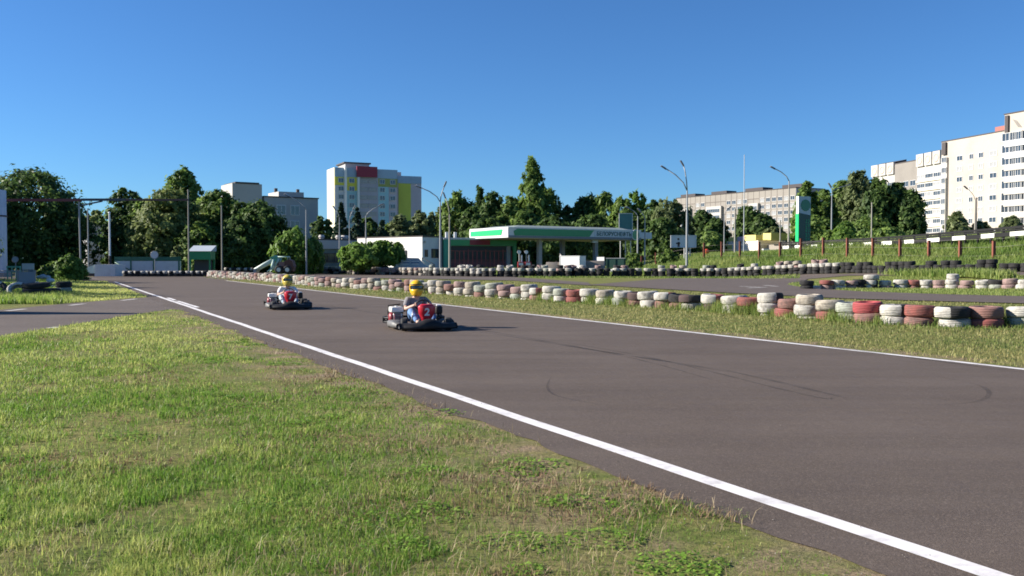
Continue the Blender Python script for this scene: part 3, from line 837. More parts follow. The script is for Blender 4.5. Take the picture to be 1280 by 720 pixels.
for u_, d_, v_, w_, lb in ((196, 104, 311, 16, 'slim pale shrub before the barrier wall beside the round sign'), (222, 103, 306, 16, 'grey shrub leaning on the end of the barrier wall')):
    tree('wall_shrub', lb, u_, d_, v_, w_, 'bush', 'grey', 0.02, 1600, cat='shrub', ls=0.16)
for u_, d_, v_, w_, lb in ((66, 78, 328, 36, 'low dark bush behind the white rocks'), (836, 112, 311, 26, 'low bush under the white billboard'), (792, 112, 315, 20, 'low bush at the fence beside the green container')):
    tree('low_bush', lb, u_, d_, v_, w_, 'bush', 'mid', 0.02, 1800, cat='shrub', ls=0.16)
# trees outside the frame whose shade falls on the near end of the wood
tree('broadleaf_tree', 'tall dark tree standing just outside the frame by the pillar', -120, 108, 190, 190, 'wide', 'deep', 0.03, 9000, group=GB)
tree('broadleaf_tree', 'second tall dark tree outside the frame beyond the pillar', -300, 112, 170, 240, 'wide', 'deep', 0.03, 9000, group=GB)
tree('broadleaf_tree', 'dark tree outside the frame shading the rocks and railing', -70, 74, 268, 110, 'wide', 'deep', 0.03, 7000, group=GB)
for u_, d_, v_, w_, lb in ((-297, 42, 128, 250, 'dark tree outside the frame nearest the service road'), (-207, 54, 171, 200, 'dark tree outside the frame whose shade lies over the black tyres'), (-150, 66, 199, 165, 'dark tree outside the frame behind the railing end')):
    tree('broadleaf_tree', lb, u_, d_, v_, w_, 'wide', 'deep', 0.03, 7000, group=GB)
# ------------------------------------------------------------------ tyres
def tyre_profile(R, w, ri):
    h = w / 2
    if R > 0.3 and ri > R * 0.555 and ri < R * 0.565:      # the near tyres get shoulders and tread grooves
        return [(ri, -h * 0.72), (ri + 0.02, -h * 0.92), (R * 0.70, -h), (R * 0.84, -h * 0.96), (R * 0.93, -h * 0.84), (R * 0.975, -h * 0.68), (R * 0.985, -h * 0.60), (R * 0.992, -h * 0.56), (R, -h * 0.2),
                (R, h * 0.2), (R * 0.992, h * 0.56), (R * 0.985, h * 0.60), (R * 0.975, h * 0.68), (R * 0.93, h * 0.84), (R * 0.84, h * 0.96), (R * 0.70, h), (ri + 0.02, h * 0.92), (ri, h * 0.72), (ri + 0.05, h * 0.4), (ri + 0.05, -h * 0.4)]
    return [(ri, -h * 0.72), (ri + 0.02, -h * 0.92), (R * 0.80, -h), (R * 0.95, -h * 0.9), (R * 0.992, -h * 0.66), (R, -h * 0.3), (R, h * 0.3), (R * 0.992, h * 0.66),
            (R * 0.95, h * 0.9), (R * 0.80, h), (ri + 0.02, h * 0.92), (ri, h * 0.72), (ri + 0.05, h * 0.4), (ri + 0.05, -h * 0.4)]
def tyre_mat(name, c1, c2=None, split=0.0, wear=0.45, tread=True):
    """rubber with old paint: c1 on one side, c2 (or bare rubber) past the split, worn through in blotches"""
    m, nt, b = nmat(name)
    tc = N(nt, 'ShaderNodeTexCoord'); oi = N(nt, 'ShaderNodeObjectInfo')
    off = N(nt, 'ShaderNodeVectorMath', operation='ADD'); L(nt, tc.outputs['Object'], off.inputs[0])
    sc = N(nt, 'ShaderNodeVectorMath', operation='SCALE'); L(nt, oi.outputs['Location'], sc.inputs[0]); sc.inputs['Scale'].default_value = 3.1
    L(nt, sc.outputs[0], off.inputs[1])
    nz_ = N(nt, 'ShaderNodeTexNoise', in_Scale=5.5, in_Detail=8.0, in_Roughness=0.72); L(nt, off.outputs[0], nz_.inputs['Vector'])
    rub = (0.022, 0.022, 0.023)
    def mx(f, A, B):
        x = N(nt, 'ShaderNodeMix', data_type='RGBA')
        if f is not None: L(nt, f, x.inputs['Factor'])
        for k, c in (('A', A), ('B', B)):
            if isinstance(c, tuple): x.inputs[k].default_value = rgba(c)
            else: L(nt, c, x.inputs[k])
        return x
    n2 = N(nt, 'ShaderNodeTexNoise', in_Scale=2.0, in_Detail=4.0); L(nt, off.outputs[0], n2.inputs['Vector'])
    col = mx(n2.outputs['Fac'], tuple(c * 0.78 for c in c1), c1).outputs['Result']
    if c2 is not None:
        sp = N(nt, 'ShaderNodeSeparateXYZ'); L(nt, tc.outputs['Object'], sp.inputs[0])
        ad = N(nt, 'ShaderNodeMath', operation='MULTIPLY_ADD'); L(nt, nz_.outputs['Fac'], ad.inputs[0]); ad.inputs[1].default_value = 0.10; L(nt, sp.outputs['X'], ad.inputs[2])
        gt = N(nt, 'ShaderNodeMath', operation='GREATER_THAN'); L(nt, ad.outputs[0], gt.inputs[0]); gt.inputs[1].default_value = split + 0.05
        col = mx(gt.outputs[0], col, c2).outputs['Result']
    r = N(nt, 'ShaderNodeMapRange'); r.inputs[1].default_value = 0.44; r.inputs[2].default_value = 0.66; r.inputs[4].default_value = min(0.9, wear * 1.5)
    L(nt, nz_.outputs['Fac'], r.inputs[0])
    fin = mx(r.outputs[0], col, (0.075, 0.068, 0.062))
    L(nt, fin.outputs['Result'], b.inputs['Base Color'])
    b.inputs['Roughness'].default_value = 0.75; b.inputs['Specular IOR Level'].default_value = 0.3
    wv = N(nt, 'ShaderNodeTexWave', wave_type='BANDS', bands_direction='Z', in_Scale=9.0, in_Distortion=1.5); L(nt, tc.outputs['Object'], wv.inputs['Vector'])
    bp = N(nt, 'ShaderNodeBump', in_Strength=0.8, in_Distance=0.02); L(nt, wv.outputs['Fac'], bp.inputs['Height']); L(nt, bp.outputs['Normal'], b.inputs['Normal'])
    return m
W_ = (0.60, 0.57, 0.51); WC = (0.50, 0.44, 0.36); RD = (0.33, 0.105, 0.09); RF = (0.31, 0.165, 0.14); BK = (0.024, 0.024, 0.025); GW = (0.42, 0.44, 0.37); PK = (0.40, 0.27, 0.25); RB = (0.45, 0.08, 0.085)
TY = {}
for key, c1, c2, sp, wear, words_ in (
    ('w', W_, None, 0, 0.5, 'white painted'), ('c', WC, None, 0, 0.55, 'cream painted'), ('r', RD, None, 0, 0.45, 'red painted'), ('f', RF, None, 0, 0.5, 'faded red'),
    ('k', BK, None, 0, 0.35, 'plain black'), ('g', GW, None, 0, 0.5, 'greenish white'), ('p', PK, None, 0, 0.5, 'dusty pink'), ('b', RB, None, 0, 0.25, 'bright red'),
    ('wk', W_, BK, 0.02, 0.4, 'half white half black'), ('wr', W_, RD, -0.02, 0.4, 'half white half red'), ('kr', (0.11, 0.07, 0.068), (0.045, 0.04, 0.04), 0.0, 0.3, 'dark brown'), ('wl', W_, BK, 0.19, 0.5, 'mostly white'), ('kw', W_, BK, -0.16, 0.4, 'mostly black')):
    m_ = tyre_mat('tyre_' + words_.replace(' ', '_'), c1, c2, sp, wear)
    TY[key] = (m_, words_)
TYM = {}
def tyre_me(key, R=0.335, w=0.262, n=28):
    k = (key, R, w)
    if k not in TYM:
        mb = MB(); mb.lathe(tyre_profile(R, w, R * 0.56), n=n, closed=True); TYM[k] = mb.mesh('tyre', TY[key][0])
    return TYM[k]
NT = [0]
def tyre(key, x, y, z, label, group, R=0.335, w=0.262, rz=None, tilt=(0, 0), n=28):
    o = bpy.data.objects.new('tyre', tyre_me(key, R, w, n)); COL.objects.link(o)
    o.location = (x, y, z); o.rotation_euler = (tilt[0], tilt[1], random.uniform(-0.35, 0.35) if rz is None else rz)
    tag(o, label, 'tyre', group); NT[0] += 1
    return o
def stack(keys, x, y, where, group, R=0.335, w=0.262, sink=0.0, jit=0.05, n=28):
    """keys from the bottom tyre up"""
    z = float(hz(x, y)) - sink
    lv = {1: ['single'], 2: ['lower', 'upper'], 3: ['bottom', 'middle', 'top'], 4: ['bottom', 'second', 'third', 'top']}[len(keys)]
    for i, k in enumerate(keys):
        if n == 28: w = random.choice([0.235, 0.25, 0.262, 0.275]); R = random.choice([0.315, 0.335, 0.35])
        sc = random.uniform(0.92, 1.08)
        lab = '%s tyre, %s %s' % (TY[k][1], lv[i], where)
        o = tyre(k, x + random.uniform(-jit, jit), y + random.uniform(-jit, jit), z + w / 2, lab, group, R, w, tilt=(random.uniform(-.06, .06), random.uniform(-.06, .06)), n=n)
        o.scale = (sc * random.uniform(0.95, 1.05), sc, 1); z += w * 0.985

# near wall along the straight
NW = [(1282, ['g', 'wk']), (1235, ['r', 'f']), (1193, ['w', 'kw']), (1151, ['f', 'r']), (1122, ['w', 'wk']), (1087, ['f', 'b']), (1064, ['g', 'g']), (1040, ['r', 'c']), (1012, ['w', 'w', 'c']),
      (987, ['r', 'f']), (963, ['w', 'w', 'wk']), (940, ['kr', 'r']), (920, ['w', 'w']), (893, ['kr', 'wr']), (864, ['w', 'kr']), (849, ['f', 'k']), (832, ['f', 'wr']), (812, ['w', 'w']), (796, ['f', 'kr']),
      (778, ['g', 'w']), (756, ['w', 'c']), (736, ['w', 'w']), (719, ['r', 'r']), (704, ['w', 'g']), (689, ['f', 'w', 'w']), (672, ['f', 'wr']), (661, ['w', 'w', 'w'])]
uu_ = 648.0
alt = ['p', 'w', 'c', 'g', 'w', 'c', 'f', 'w', 'p', 'w', 'p', 'c']
i_ = 0
while uu_ > 262:
    a_ = alt[i_ % len(alt)]; b_ = alt[(i_ * 5 + 3) % len(alt)]; c_ = alt[(i_ * 7 + 1) % len(alt)]
    NW.append((uu_, [a_, b_, c_] if i_ % 3 else [b_, a_])); i_ += 1
    vb = float(WALLV(np.array(uu_))); dd_ = 1.56 * 1131 / (vb - 327)
    # step along the wall by a tyre and a gap
    du = 1.0
    while True:
        d2 = 1.56 * 1131 / (float(WALLV(np.array(uu_ - du))) - 327)
        xa, ya = P(uu_, dd_); xb, yb = P(uu_ - du, d2)
        if math.hypot(xa - xb, ya - yb) > 0.84 or du > 30: break
        du += 0.4
    uu_ -= du
for i, (u_, keys) in enumerate(NW):
    vb = float(WALLV(np.array(u_))) + 1.0
    x, y = P(u_, 1.56 * 1131 / (vb - 327))
    stack(keys, x, y, 'in %s stack from near end of roadside wall' % ordinal(i), 'tyres of the roadside wall', sink=0.05 if len(keys) < 3 else 0.2)
# short inner wall behind the loop
IW = [(1009, 'kk'), (1019, 'w'), (1033, 'pr'), (1048, 'ww'), (1064, 'pp'), (1074, 'kk'), (1089, 'kww'), (1107, 'pw'), (1126, 'ww'), (1143, 'fr'), (1158, 'ww'), (1174, 'pp'), (1190, 'www'), (1208, 'pp'), (1228, 'ww'), (1245, 'wk'), (1263, 'pp'), (1280, 'ww'), (1298, 'wr')]
for i, (u_, ks) in enumerate(reversed(IW)):
    keys = [ks] if ks in TY and ks in ('kr',) else list(ks)
    if ks == 'kr': keys = ['kr', 'kr']
    if i == 18 - 6: keys = ['kw', 'wk', 'w']
    if ks == 'wk': keys = ['g', 'k']
    p = G(u_, 361.5)
    stack(keys, p[0], p[1], 'in %s stack from near end of short inner wall' % ordinal(i), 'tyres of the short inner wall', sink=0.05)
# far barrier
def along_row(step):
    pts = [Vector((a, b_)) * K for a, b_ in ROWXY[1:-2]]
    out = []; carry = 0.0
    for a, c in zip(pts[:-1], pts[1:]):
        ln = (c - a).length; s = carry
        while s < ln: out.append(a.lerp(c, s / ln)); s += step
        carry = s - ln
    return out
rowp = along_row(0.70)
heap = MB()
rs = random.Random(5)
nfar = 0
lim = 300
for i, p in enumerate(rowp):
    u_ = p.x / p.y * FE + 640
    if u_ < 338: break
    j = rs.uniform(-0.12, 0.12); x, y = p.x + j, p.y + j
    if u_ > 1052:
        keys = ['k', 'k', 'k'] if rs.random() < 0.5 else (['k', 'k'] if rs.random() < 0.8 else ['k', 'k', 'wl'])
    elif u_ > 700: keys = ['k', 'k', rs.choice(['wl', 'w', 'w', 'w'])] if rs.random() < 0.72 else ['k', 'wl', 'w']
    elif u_ > 530: keys = ['k', 'k', rs.choice(['w', 'w', 'k', 'g'])] if rs.random() < 0.6 else ['k', 'wl', 'w']
    else: keys = [rs.choice(['c', 'k']), rs.choice(['c', 'p', 'k']), rs.choice(['c', 'w', 'c', 'p'])]
    if 528 < u_ < 1040 and rs.random() < 0.6:
        bx, by = x + rs.uniform(-0.3, 0.3), y + 0.72; bz = float(hz(bx, by))
        for lv_ in range(4):
            k = rs.choice(['w', 'g', 'c', 'p', 'k']) if lv_ > 1 else 'k'
            heap.lathe(tyre_profile(0.335 * rs.uniform(0.9, 1.06), 0.27, 0.19), n=14, mi=list(TY).index(k), T=Matrix.Translation((bx + rs.uniform(-.1, .1), by + rs.uniform(-.1, .1), bz + 0.135 + 0.266 * lv_)) @ Matrix.Rotation(rs.uniform(-.25, .25), 4, 'X') @ Matrix.Rotation(rs.uniform(-.2, .2), 4, 'Y'), closed=True)
    if NT[0] + len(keys) <= 262:
        stack(keys, x, y, 'in %s stack from near end of far barrier' % ordinal(i), 'tyres of the far barrier', w=0.27, R=0.335, n=18, jit=0.05)
    else:
        z = float(hz(x, y))
        for k in keys:
            mi = list(TY).index(k)
            T = Matrix.Translation((x + rs.uniform(-.06, .06), y + rs.uniform(-.06, .06), z + 0.135)) @ Matrix.Rotation(rs.uniform(0, 6.28) if k in ('w', 'k', 'c', 'p', 'g') else rs.uniform(-0.4, 0.4), 4, 'Z')
            heap.lathe(tyre_profile(0.335 * rs.uniform(0.94, 1.06), 0.27, 0.19), n=14, mi=mi, T=T @ Matrix.Rotation(rs.uniform(-.12, .12), 4, 'X'), closed=True); z += 0.266
tag(heap.build('tyre_barrier', [TY[k][0] for k in TY]), kind='stuff')
# tyres and rocks at the near end of the service road
TL = 'tyres beside the service road'
def put_tyre(u_, v_, key, lab, R=0.335, w=0.26, dz=0.0, tilt=(0, 0), rz=0.0, sx=1.0):
    p = G(u_, v_)
    o = tyre(key, p[0], p[1], p[2] + w / 2 + dz, lab, TL, R, w, rz=rz, tilt=tilt); return o
put_tyre(80, 366.5, 'g', 'greenish white tyre under a black one at the shaded corner of the turf')
put_tyre(80, 366.5, 'k', 'black tyre on the greenish white one at the shaded corner of the turf', dz=0.256)
put_tyre(46, 371, 'k', 'wide black truck tyre lying before the grey railing', R=0.52, w=0.34)
put_tyre(46, 371, 'k', 'black truck tyre on top of the wide one before the railing', R=0.50, w=0.22, dz=0.345, tilt=(0.05, -0.04))
put_tyre(22, 370, 'wk', 'black tyre with a white painted edge leaning at the railing', R=0.40, w=0.26, dz=0.10, tilt=(0.75, 0.3))
put_tyre(-4, 369, 'wk', 'second leaning black tyre with a white rim by the railing end', R=0.42, w=0.26, dz=0.10, tilt=(0.7, 0.3))
put_tyre(64, 369, 'k', 'plain black tyre in shade between the truck tyre and the white one', R=0.36, w=0.3)
ROCK = M('whitewashed_stone', (0.60, 0.58, 0.54), rough=0.9, vary=0.2, scale=8, bump=0.6, bscale=12)
def rock(x, y, z, s, seed, lab):
    bm = bmesh.new(); bmesh.ops.create_icosphere(bm, subdivisions=2, radius=1.0); r_ = random.Random(seed)
    k = [Vector((r_.uniform(-1, 1), r_.uniform(-1, 1), r_.uniform(-1, 1))).normalized() for _ in range(7)]
    for v in bm.verts:
        f = 1 - 0.28 * max(0, max(v.co.dot(q_) - 0.62 for q_ in k)) * 2
        v.co = Vector((v.co.x * s * 1.2, v.co.y * s, v.co.z * s * 0.75)) * f
    me = bpy.data.meshes.new('rock'); bm.to_mesh(me); bm.free(); me.materials.append(ROCK)
    o = put('rock', me, None, (x, y, z + s * 0.5)); tag(o, lab, 'rock', 'whitewashed rocks by the railing')
RL = ['largest white rock in the front heap', 'white rock at the top of the front heap', 'flat white rock at the foot of the front heap', 'small white rock beside the largest one', 'white rock tucked behind the truck tyre', 'white rock in the rear heap under the bush', 'smaller white rock beside it in the rear heap', 'white rock at the end of the rear heap']
for i, (u_, v_, s_, dz_) in enumerate(((58, 360, 0.24, 0), (63, 359, 0.2, 0.26), (52, 361, 0.17, 0), (67, 361, 0.16, 0), (47, 360, 0.18, 0.12), (54, 350, 0.3, 0.1), (60, 350, 0.22, 0.1), (49, 350, 0.22, 0.1))):
    p = G(u_, v_); rock(p[0], p[1], p[2] + dz_, s_, i, RL[i] + ' near the railing')
# tyres at the foot of the barrier wall at the far end
for i, u_ in enumerate(range(158, 262, 7)):
    p = G(u_, 345.6)
    stack(['k', 'wl'] if i % 2 else ['k', 'wk'], p[0], p[1], 'in %s pair along barrier wall by the ramp' % ordinal(i), 'tyres along the barrier wall', n=18)
for i, (u_, v_) in enumerate(((284, 345.5), (291, 345.8), (300, 346.0), (309, 346.0), (317, 346))):
    p = G(u_, v_ - 1.5)
    stack(['w', 'k', 'wk'], p[0], p[1], 'in %s small stack beside the loader' % ordinal(i), 'tyres beside the loader', n=18)
# ------------------------------------------------------------------ karts
KBLK = M('kart_black_plastic', (0.013, 0.013, 0.014), rough=0.55, vary=0.3, scale=8, spec=0.3, dirt=(0.05, 0.045, 0.04), dirt_amt=0.4, dscale=6)
KGRY = M('kart_scuffed_plastic', (0.10, 0.10, 0.10), rough=0.55, vary=0.25, scale=10, dirt=(0.22, 0.20, 0.18), dirt_amt=0.5, dscale=7)
KRED = M('kart_red_panel', (0.52, 0.018, 0.035), rough=0.32, vary=0.08, scale=6)
KDRD = M('kart_dark_red', (0.22, 0.02, 0.03), rough=0.4, vary=0.15, scale=6)
KWHT = M('kart_white', (0.72, 0.71, 0.68), rough=0.4, vary=0.05, dirt=(0.3, 0.28, 0.25), dirt_amt=0.4, dscale=6)
KSTL = M('kart_steel', (0.35, 0.35, 0.36), rough=0.35, metal=0.9, vary=0.1)
KRUB = M('kart_rubber', (0.02, 0.02, 0.021), rough=0.75, vary=0.2)
KNUM = M('number_white', (0.80, 0.80, 0.80), rough=0.5, vary=0.02)
def rrect(hx, hy, r, n=6, cx=0, cy=0):
    out = []
    for (sx, sy, a0) in ((1, 1, 0), (-1, 1, 90), (-1, -1, 180), (1, -1, 270)):
        for k in range(n + 1):
            a = rad(a0 + 90 * k / n); out.append((cx + sx * (hx - r) + r * math.cos(a), cy + sy * (hy - r) + r * math.sin(a)))
    return out
def sweep_ring(mb, path, prof, mi=0):
    """closed path in plan, profile of (outward, up)"""
    m_ = len(path); vs = []; k_ = len(prof)
    for i in range(m_):
        a = Vector(path[i - 1]); c = Vector(path[(i + 1) % m_]); t = (c - a).normalized(); nn = Vector((t.y, -t.x))
        for o_, z in prof: vs.append((path[i][0] + nn.x * o_, path[i][1] + nn.y * o_, z))
    fs = [(i * k_ + j, ((i + 1) % m_) * k_ + j, ((i + 1) % m_) * k_ + (j + 1) % k_, i * k_ + (j + 1) % k_) for i in range(m_) for j in range(k_)]
    mb.add(vs, fs, mi, None, True)
def text_mesh(name, body, size, mat, parent, loc, rot, extr=0.002, align='CENTER', bold=0.0):
    cu = bpy.data.curves.new(name, 'FONT'); cu.body = body; cu.size = size; cu.extrude = extr; cu.align_x = align; cu.align_y = 'CENTER'; cu.offset = bold
    o = bpy.data.objects.new(name, cu); COL.objects.link(o)
    dg = bpy.context.evaluated_depsgraph_get()
    me = bpy.data.meshes.new_from_object(o.evaluated_get(dg))
    bpy.data.objects.remove(o); bpy.data.curves.remove(cu)
    me.materials.clear(); me.materials.append(mat)
    q_ = bpy.data.objects.new(name, me); COL.objects.link(q_); q_.parent = parent; q_.location = loc; q_.rotation_euler = rot
    return q_
def make_kart(loc, heading, number, label, red):
    rz = math.atan2(heading[1], heading[0]) - math.pi / 2
    root = thing('racing_kart', label, 'kart', loc, rz, 'red rental karts on the track')
    # floor and rails
    mb = MB(); mb.box((0, 0.18, 0.055), (0.52, 1.15, 0.012))
    for s in (-1, 1):
        mb.tube([(s * 0.30, -0.72, 0.10), (s * 0.33, -0.3, 0.07), (s * 0.33, 0.35, 0.07), (s * 0.24, 0.82, 0.08)], 0.017, 8)
        mb.tube([(s * 0.24, 0.35, 0.40), (s * 0.26, 0.30, 0.22), (s * 0.28, 0.25, 0.08)], 0.013, 6)
    mb.tube([(-0.56, -0.56, 0.14), (0.56, -0.56, 0.14)], 0.018, 8)
    mb.tube([(-0.5, 0.50, 0.125), (0.5, 0.50, 0.125)], 0.014, 8)
    mb.build('chassis', KSTL, root)
    # tubular bumper round the back wheels
    mb = MB()
    for z in (0.115, 0.205):
        mb.tube([(-0.50, -0.36, z), (-0.60, -0.48, z), (-0.655, -0.66, z), (-0.62, -0.82, z), (-0.48, -0.90, z), (0.0, -0.92, z), (0.48, -0.90, z), (0.62, -0.82, z), (0.655, -0.66, z), (0.60, -0.48, z), (0.50, -0.36, z)], 0.024, 8)
    for x, y in ((-0.62, -0.82), (0.62, -0.82), (0.25, -0.915), (-0.25, -0.915), (0.655, -0.66), (-0.655, -0.66)): mb.box((x, y, 0.16), (0.05, 0.05, 0.12))
    mb.build('rear_bumper', KBLK, root)
    # side pods between the wheels
    for s in (-1, 1):
        mb = MB(); secs = []
        for y, hw, zt in ((-0.40, 0.05, 0.13), (-0.35, 0.10, 0.17), (-0.15, 0.125, 0.185), (0.15, 0.125, 0.185), (0.30, 0.10, 0.17), (0.345, 0.05, 0.13)):
            xc = s * 0.545
            secs.append([(xc - hw, y, 0.055), (xc + hw * 0.9, y, 0.055), (xc + hw, y, 0.09), (xc + hw * 0.92, y, zt - 0.02), (xc + hw * 0.6, y, zt), (xc - hw * 0.8, y, zt + 0.01), (xc - hw, y, zt - 0.02)])
        vs = [p for q_ in secs for p in q_]; k_ = 7
        fs = [(i * k_ + j, i * k_ + (j + 1) % k_, (i + 1) * k_ + (j + 1) % k_, (i + 1) * k_ + j) for i in range(5) for j in range(k_)] + [tuple(range(k_)), tuple(reversed(range(5 * k_, 6 * k_)))]
        mb.add(vs, [tuple(reversed(f)) for f in fs], 0, None, True); mb.build('side_pod', KGRY if s > 0 else KBLK, root)
    # front fairing: a low curved wing with a raised middle
    mb = MB(); secs = []
    for t in [-1 + 2 * k / 14 for k in range(15)]:
        yf = 0.93 - 0.20 * abs(t) ** 2.6; yb = 0.72 - 0.10 * abs(t) ** 2; x = 0.60 * t; zt = 0.165 + 0.07 * max(0, 1 - (abs(t) / 0.42) ** 2) - 0.02 * abs(t)
        secs.append([(x, yb, 0.06), (x, yf - 0.02, 0.045), (x, yf, 0.075), (x, yf - 0.015, zt - 0.045), (x, yf - 0.07, zt), (x, yb + 0.02, zt + 0.015), (x, yb, zt - 0.02)])
    vs = [p for q_ in secs for p in q_]; k_ = 7; n_ = len(secs)
    fs = [(i * k_ + j, i * k_ + (j + 1) % k_, (i + 1) * k_ + (j + 1) % k_, (i + 1) * k_ + j) for i in range(n_ - 1) for j in range(k_)] + [tuple(range(k_)), tuple(reversed(range((n_ - 1) * k_, n_ * k_)))]
    mb.add(vs, fs, 0, None, True); ns = mb.build('nose', KBLK, root)
    mb = MB(); mb.tube([(-0.26, 0.82, 0.10), (-0.24, 0.70, 0.10)], 0.016, 6); mb.tube([(0.26, 0.82, 0.10), (0.24, 0.70, 0.10)], 0.016, 6); mb.build('nose_bracket', KSTL, ns)
    # red front panel: a shield that narrows downwards, tongue to the nose
    T = Matrix.Translation((0, 0.50, 0.34)) @ Matrix.Rotation(rad(-16), 4, 'X')
    sh = [(-0.18, 0.14), (-0.12, 0.195), (0.12, 0.195), (0.18, 0.14), (0.16, 0.0), (0.095, -0.13), (0.055, -0.27), (-0.055, -0.27), (-0.095, -0.13), (-0.16, 0.0)]
    vs = [(x, 0.02 - 0.9 * x * x + 0.02, z) for x, z in sh] + [(x * 0.96, -0.015 - 0.9 * x * x, z) for x, z in sh] + [(0, 0.055, 0.15), (0, 0.06, 0.0), (0, 0.075, -0.24)]
    fs = [(0, 1, 20), (1, 2, 20), (2, 3, 20), (3, 4, 21, 20), (4, 5, 21), (5, 6, 22, 21), (6, 7, 22), (7, 8, 21, 22), (8, 9, 21), (9, 0, 20, 21)]
    fs = [tuple(reversed(f)) for f in fs] + [(i, (i + 1) % 10, 10 + (i + 1) % 10, 10 + i) for i in range(10)] + [tuple(range(10, 20))]
    mb = MB(); mb.add(vs, fs, 0, T, True); pn = mb.build('front_panel', red, root)
    tx = text_mesh('number', number, 0.22, KNUM, pn, (0, 0, 0), (0, 0, 0), 0.004, bold=0.006)
    tx.matrix_local = T @ Matrix.Translation((0.0, 0.066, 0.05)) @ Matrix.Rotation(math.pi, 4, 'Z') @ Matrix.Rotation(math.pi / 2, 4, 'X')
    # steering
    T = Matrix.Translation((0, 0.14, 0.50)) @ Matrix.Rotation(rad(52), 4, 'X')
    mb = MB(); mb.tube([(0.15 * math.cos(a), 0.13 * math.sin(a), 0) for a in [2 * math.pi * k / 24 for k in range(24)]], 0.015, 8, closed=True, T=T)
    for a in (0, 120, 240): mb.tube([(0, 0, -0.01), (0.145 * math.cos(rad(a + 90)), 0.125 * math.sin(rad(a + 90)), 0)], 0.010, 6, T=T)
    mb.tube([(0, 0.14, 0.50), (0, 0.45, 0.13)], 0.012, 6); mb.build('steering_wheel', KBLK, root)
    # seat: bucket shell
    mb = MB(); vs = []; nu = 11; prof_ = [(-0.02, 0.085, 0.16), (-0.16, 0.075, 0.19), (-0.36, 0.085, 0.20), (-0.47, 0.16, 0.21), (-0.54, 0.32, 0.205), (-0.60, 0.52, 0.17), (-0.61, 0.57, 0.14)]
    for off in (0.0, -0.014):
        for y, z, hw in prof_:
            for k in range(nu):
                t = -1 + 2 * k / (nu - 1)
                lift = 0.11 * abs(t) ** 2.4
                vs.append((hw * t, y + (lift * 0.9 if y < -0.45 else 0) + off * (1 if y < -0.45 else 0), z + (lift if y >= -0.45 else 0.3 * lift) + off))
    m_ = len(prof_); fs = []
    for i in range(m_ - 1):
        for k in range(nu - 1):
            a = i * nu + k; fs.append((a, a + 1, a + nu + 1, a + nu)); b_ = a + m_ * nu; fs.append((b_, b_ + nu, b_ + nu + 1, b_ + 1))
    mb.add(vs, fs, 0, None, True); mb.build('seat', KBLK, root)
    # engine on the driver's right
    e = MB(); e.box((0.42, -0.42, 0.21), (0.20, 0.26, 0.20), ch=0.02)
    for k in range(6): e.box((0.42, -0.255 + 0.0, 0.15 + 0.03 * k), (0.19, 0.06, 0.010))
    en = e.build('engine', KSTL, root)
    c_ = MB(); c_.lathe([(0.01, 0.05), (0.06, 0.05), (0.10, 0.03), (0.115, 0.0), (0.115, -0.03)], n=18, T=Matrix.Translation((0.545, -0.42, 0.22)) @ Matrix.Rotation(math.pi / 2, 4, 'Y'))
    c_.box((0.44, -0.27, 0.22), (0.14, 0.05, 0.16), ch=0.015)
    c_.build('starter_cover', KDRD, en)
    t_ = MB(); t_.box((0.43, -0.44, 0.385), (0.27, 0.30, 0.115), ch=0.03); t_.cyl((0.43, -0.44, 0.44), (0.43, -0.44, 0.46), 0.03, n=12); t_.build('fuel_tank', KWHT, en)
    x_ = MB(); x_.cyl((0.24, -0.66, 0.30), (0.52, -0.66, 0.30), 0.05, n=12); x_.tube([(0.40, -0.52, 0.26), (0.40, -0.60, 0.30), (0.38, -0.66, 0.30)], 0.02, 6); x_.build('exhaust', KBLK, en)
    a_ = MB(); a_.box((0.25, -0.56, 0.40), (0.08, 0.16, 0.14), ch=0.02); a_.build('air_filter', KBLK, en)
    # black box added for the dark arm and shade on the driver's left
    b_ = MB(); b_.box((-0.30, 0.30, 0.40), (0.15, 0.20, 0.17), ch=0.04); b_.tube([(-0.30, 0.30, 0.32), (-0.30, 0.30, 0.08)], 0.015, 6); b_.build('arm_shade_box', KBLK, root)
    c_ = MB(); c_.box((-0.30, 0.30, 0.495), (0.10, 0.12, 0.03), ch=0.01); c_.build('side_box_cap', KWHT, root)
    # roll hoop plates behind the engine and the rear light post
    h_ = MB(); h_.tube([(0.55, -0.72, 0.20), (0.55, -0.72, 0.46), (0.28, -0.74, 0.48)], 0.014, 8); h_.tube([(-0.5, -0.72, 0.2), (-0.45, -0.72, 0.34), (-0.2, -0.74, 0.36)], 0.014, 8); h_.build('rear_hoop', KBLK, root)
    for (x, y, r, w_) in ((0.49, -0.56, 0.140, 0.20), (-0.49, -0.56, 0.140, 0.20), (0.46, 0.50, 0.128, 0.13), (-0.46, 0.50, 0.128, 0.13)):
        T = Matrix.Rotation(math.pi / 2, 4, 'Y')
        wh = bpy.data.objects.new('wheel', None); COL.objects.link(wh); wh.parent = root; wh.location = (x, y, r); 
        if y > 0: wh.rotation_euler = (0, 0, rad(-8))
        mb = MB(); hw = w_ / 2
        mb.lathe([(r * 0.52, -hw * 0.8), (r * 0.85, -hw), (r * 0.97, -hw * 0.85), (r, -hw * 0.5), (r, hw * 0.5), (r * 0.97, hw * 0.85), (r * 0.85, hw), (r * 0.52, hw * 0.8)], n=28, T=T, closed=True); mb.build('tyre', KRUB, wh)
        mb = MB(); mb.lathe([(0.012, hw * 0.5), (r * 0.3, hw * 0.45), (r * 0.42, hw * 0.75), (r * 0.54, hw * 0.82), (r * 0.54, -hw * 0.82), (r * 0.42, -hw * 0.75), (r * 0.3, -hw * 0.45), (0.012, -hw * 0.5)], n=20, T=T); mb.build('rim', KSTL, wh)
    return root

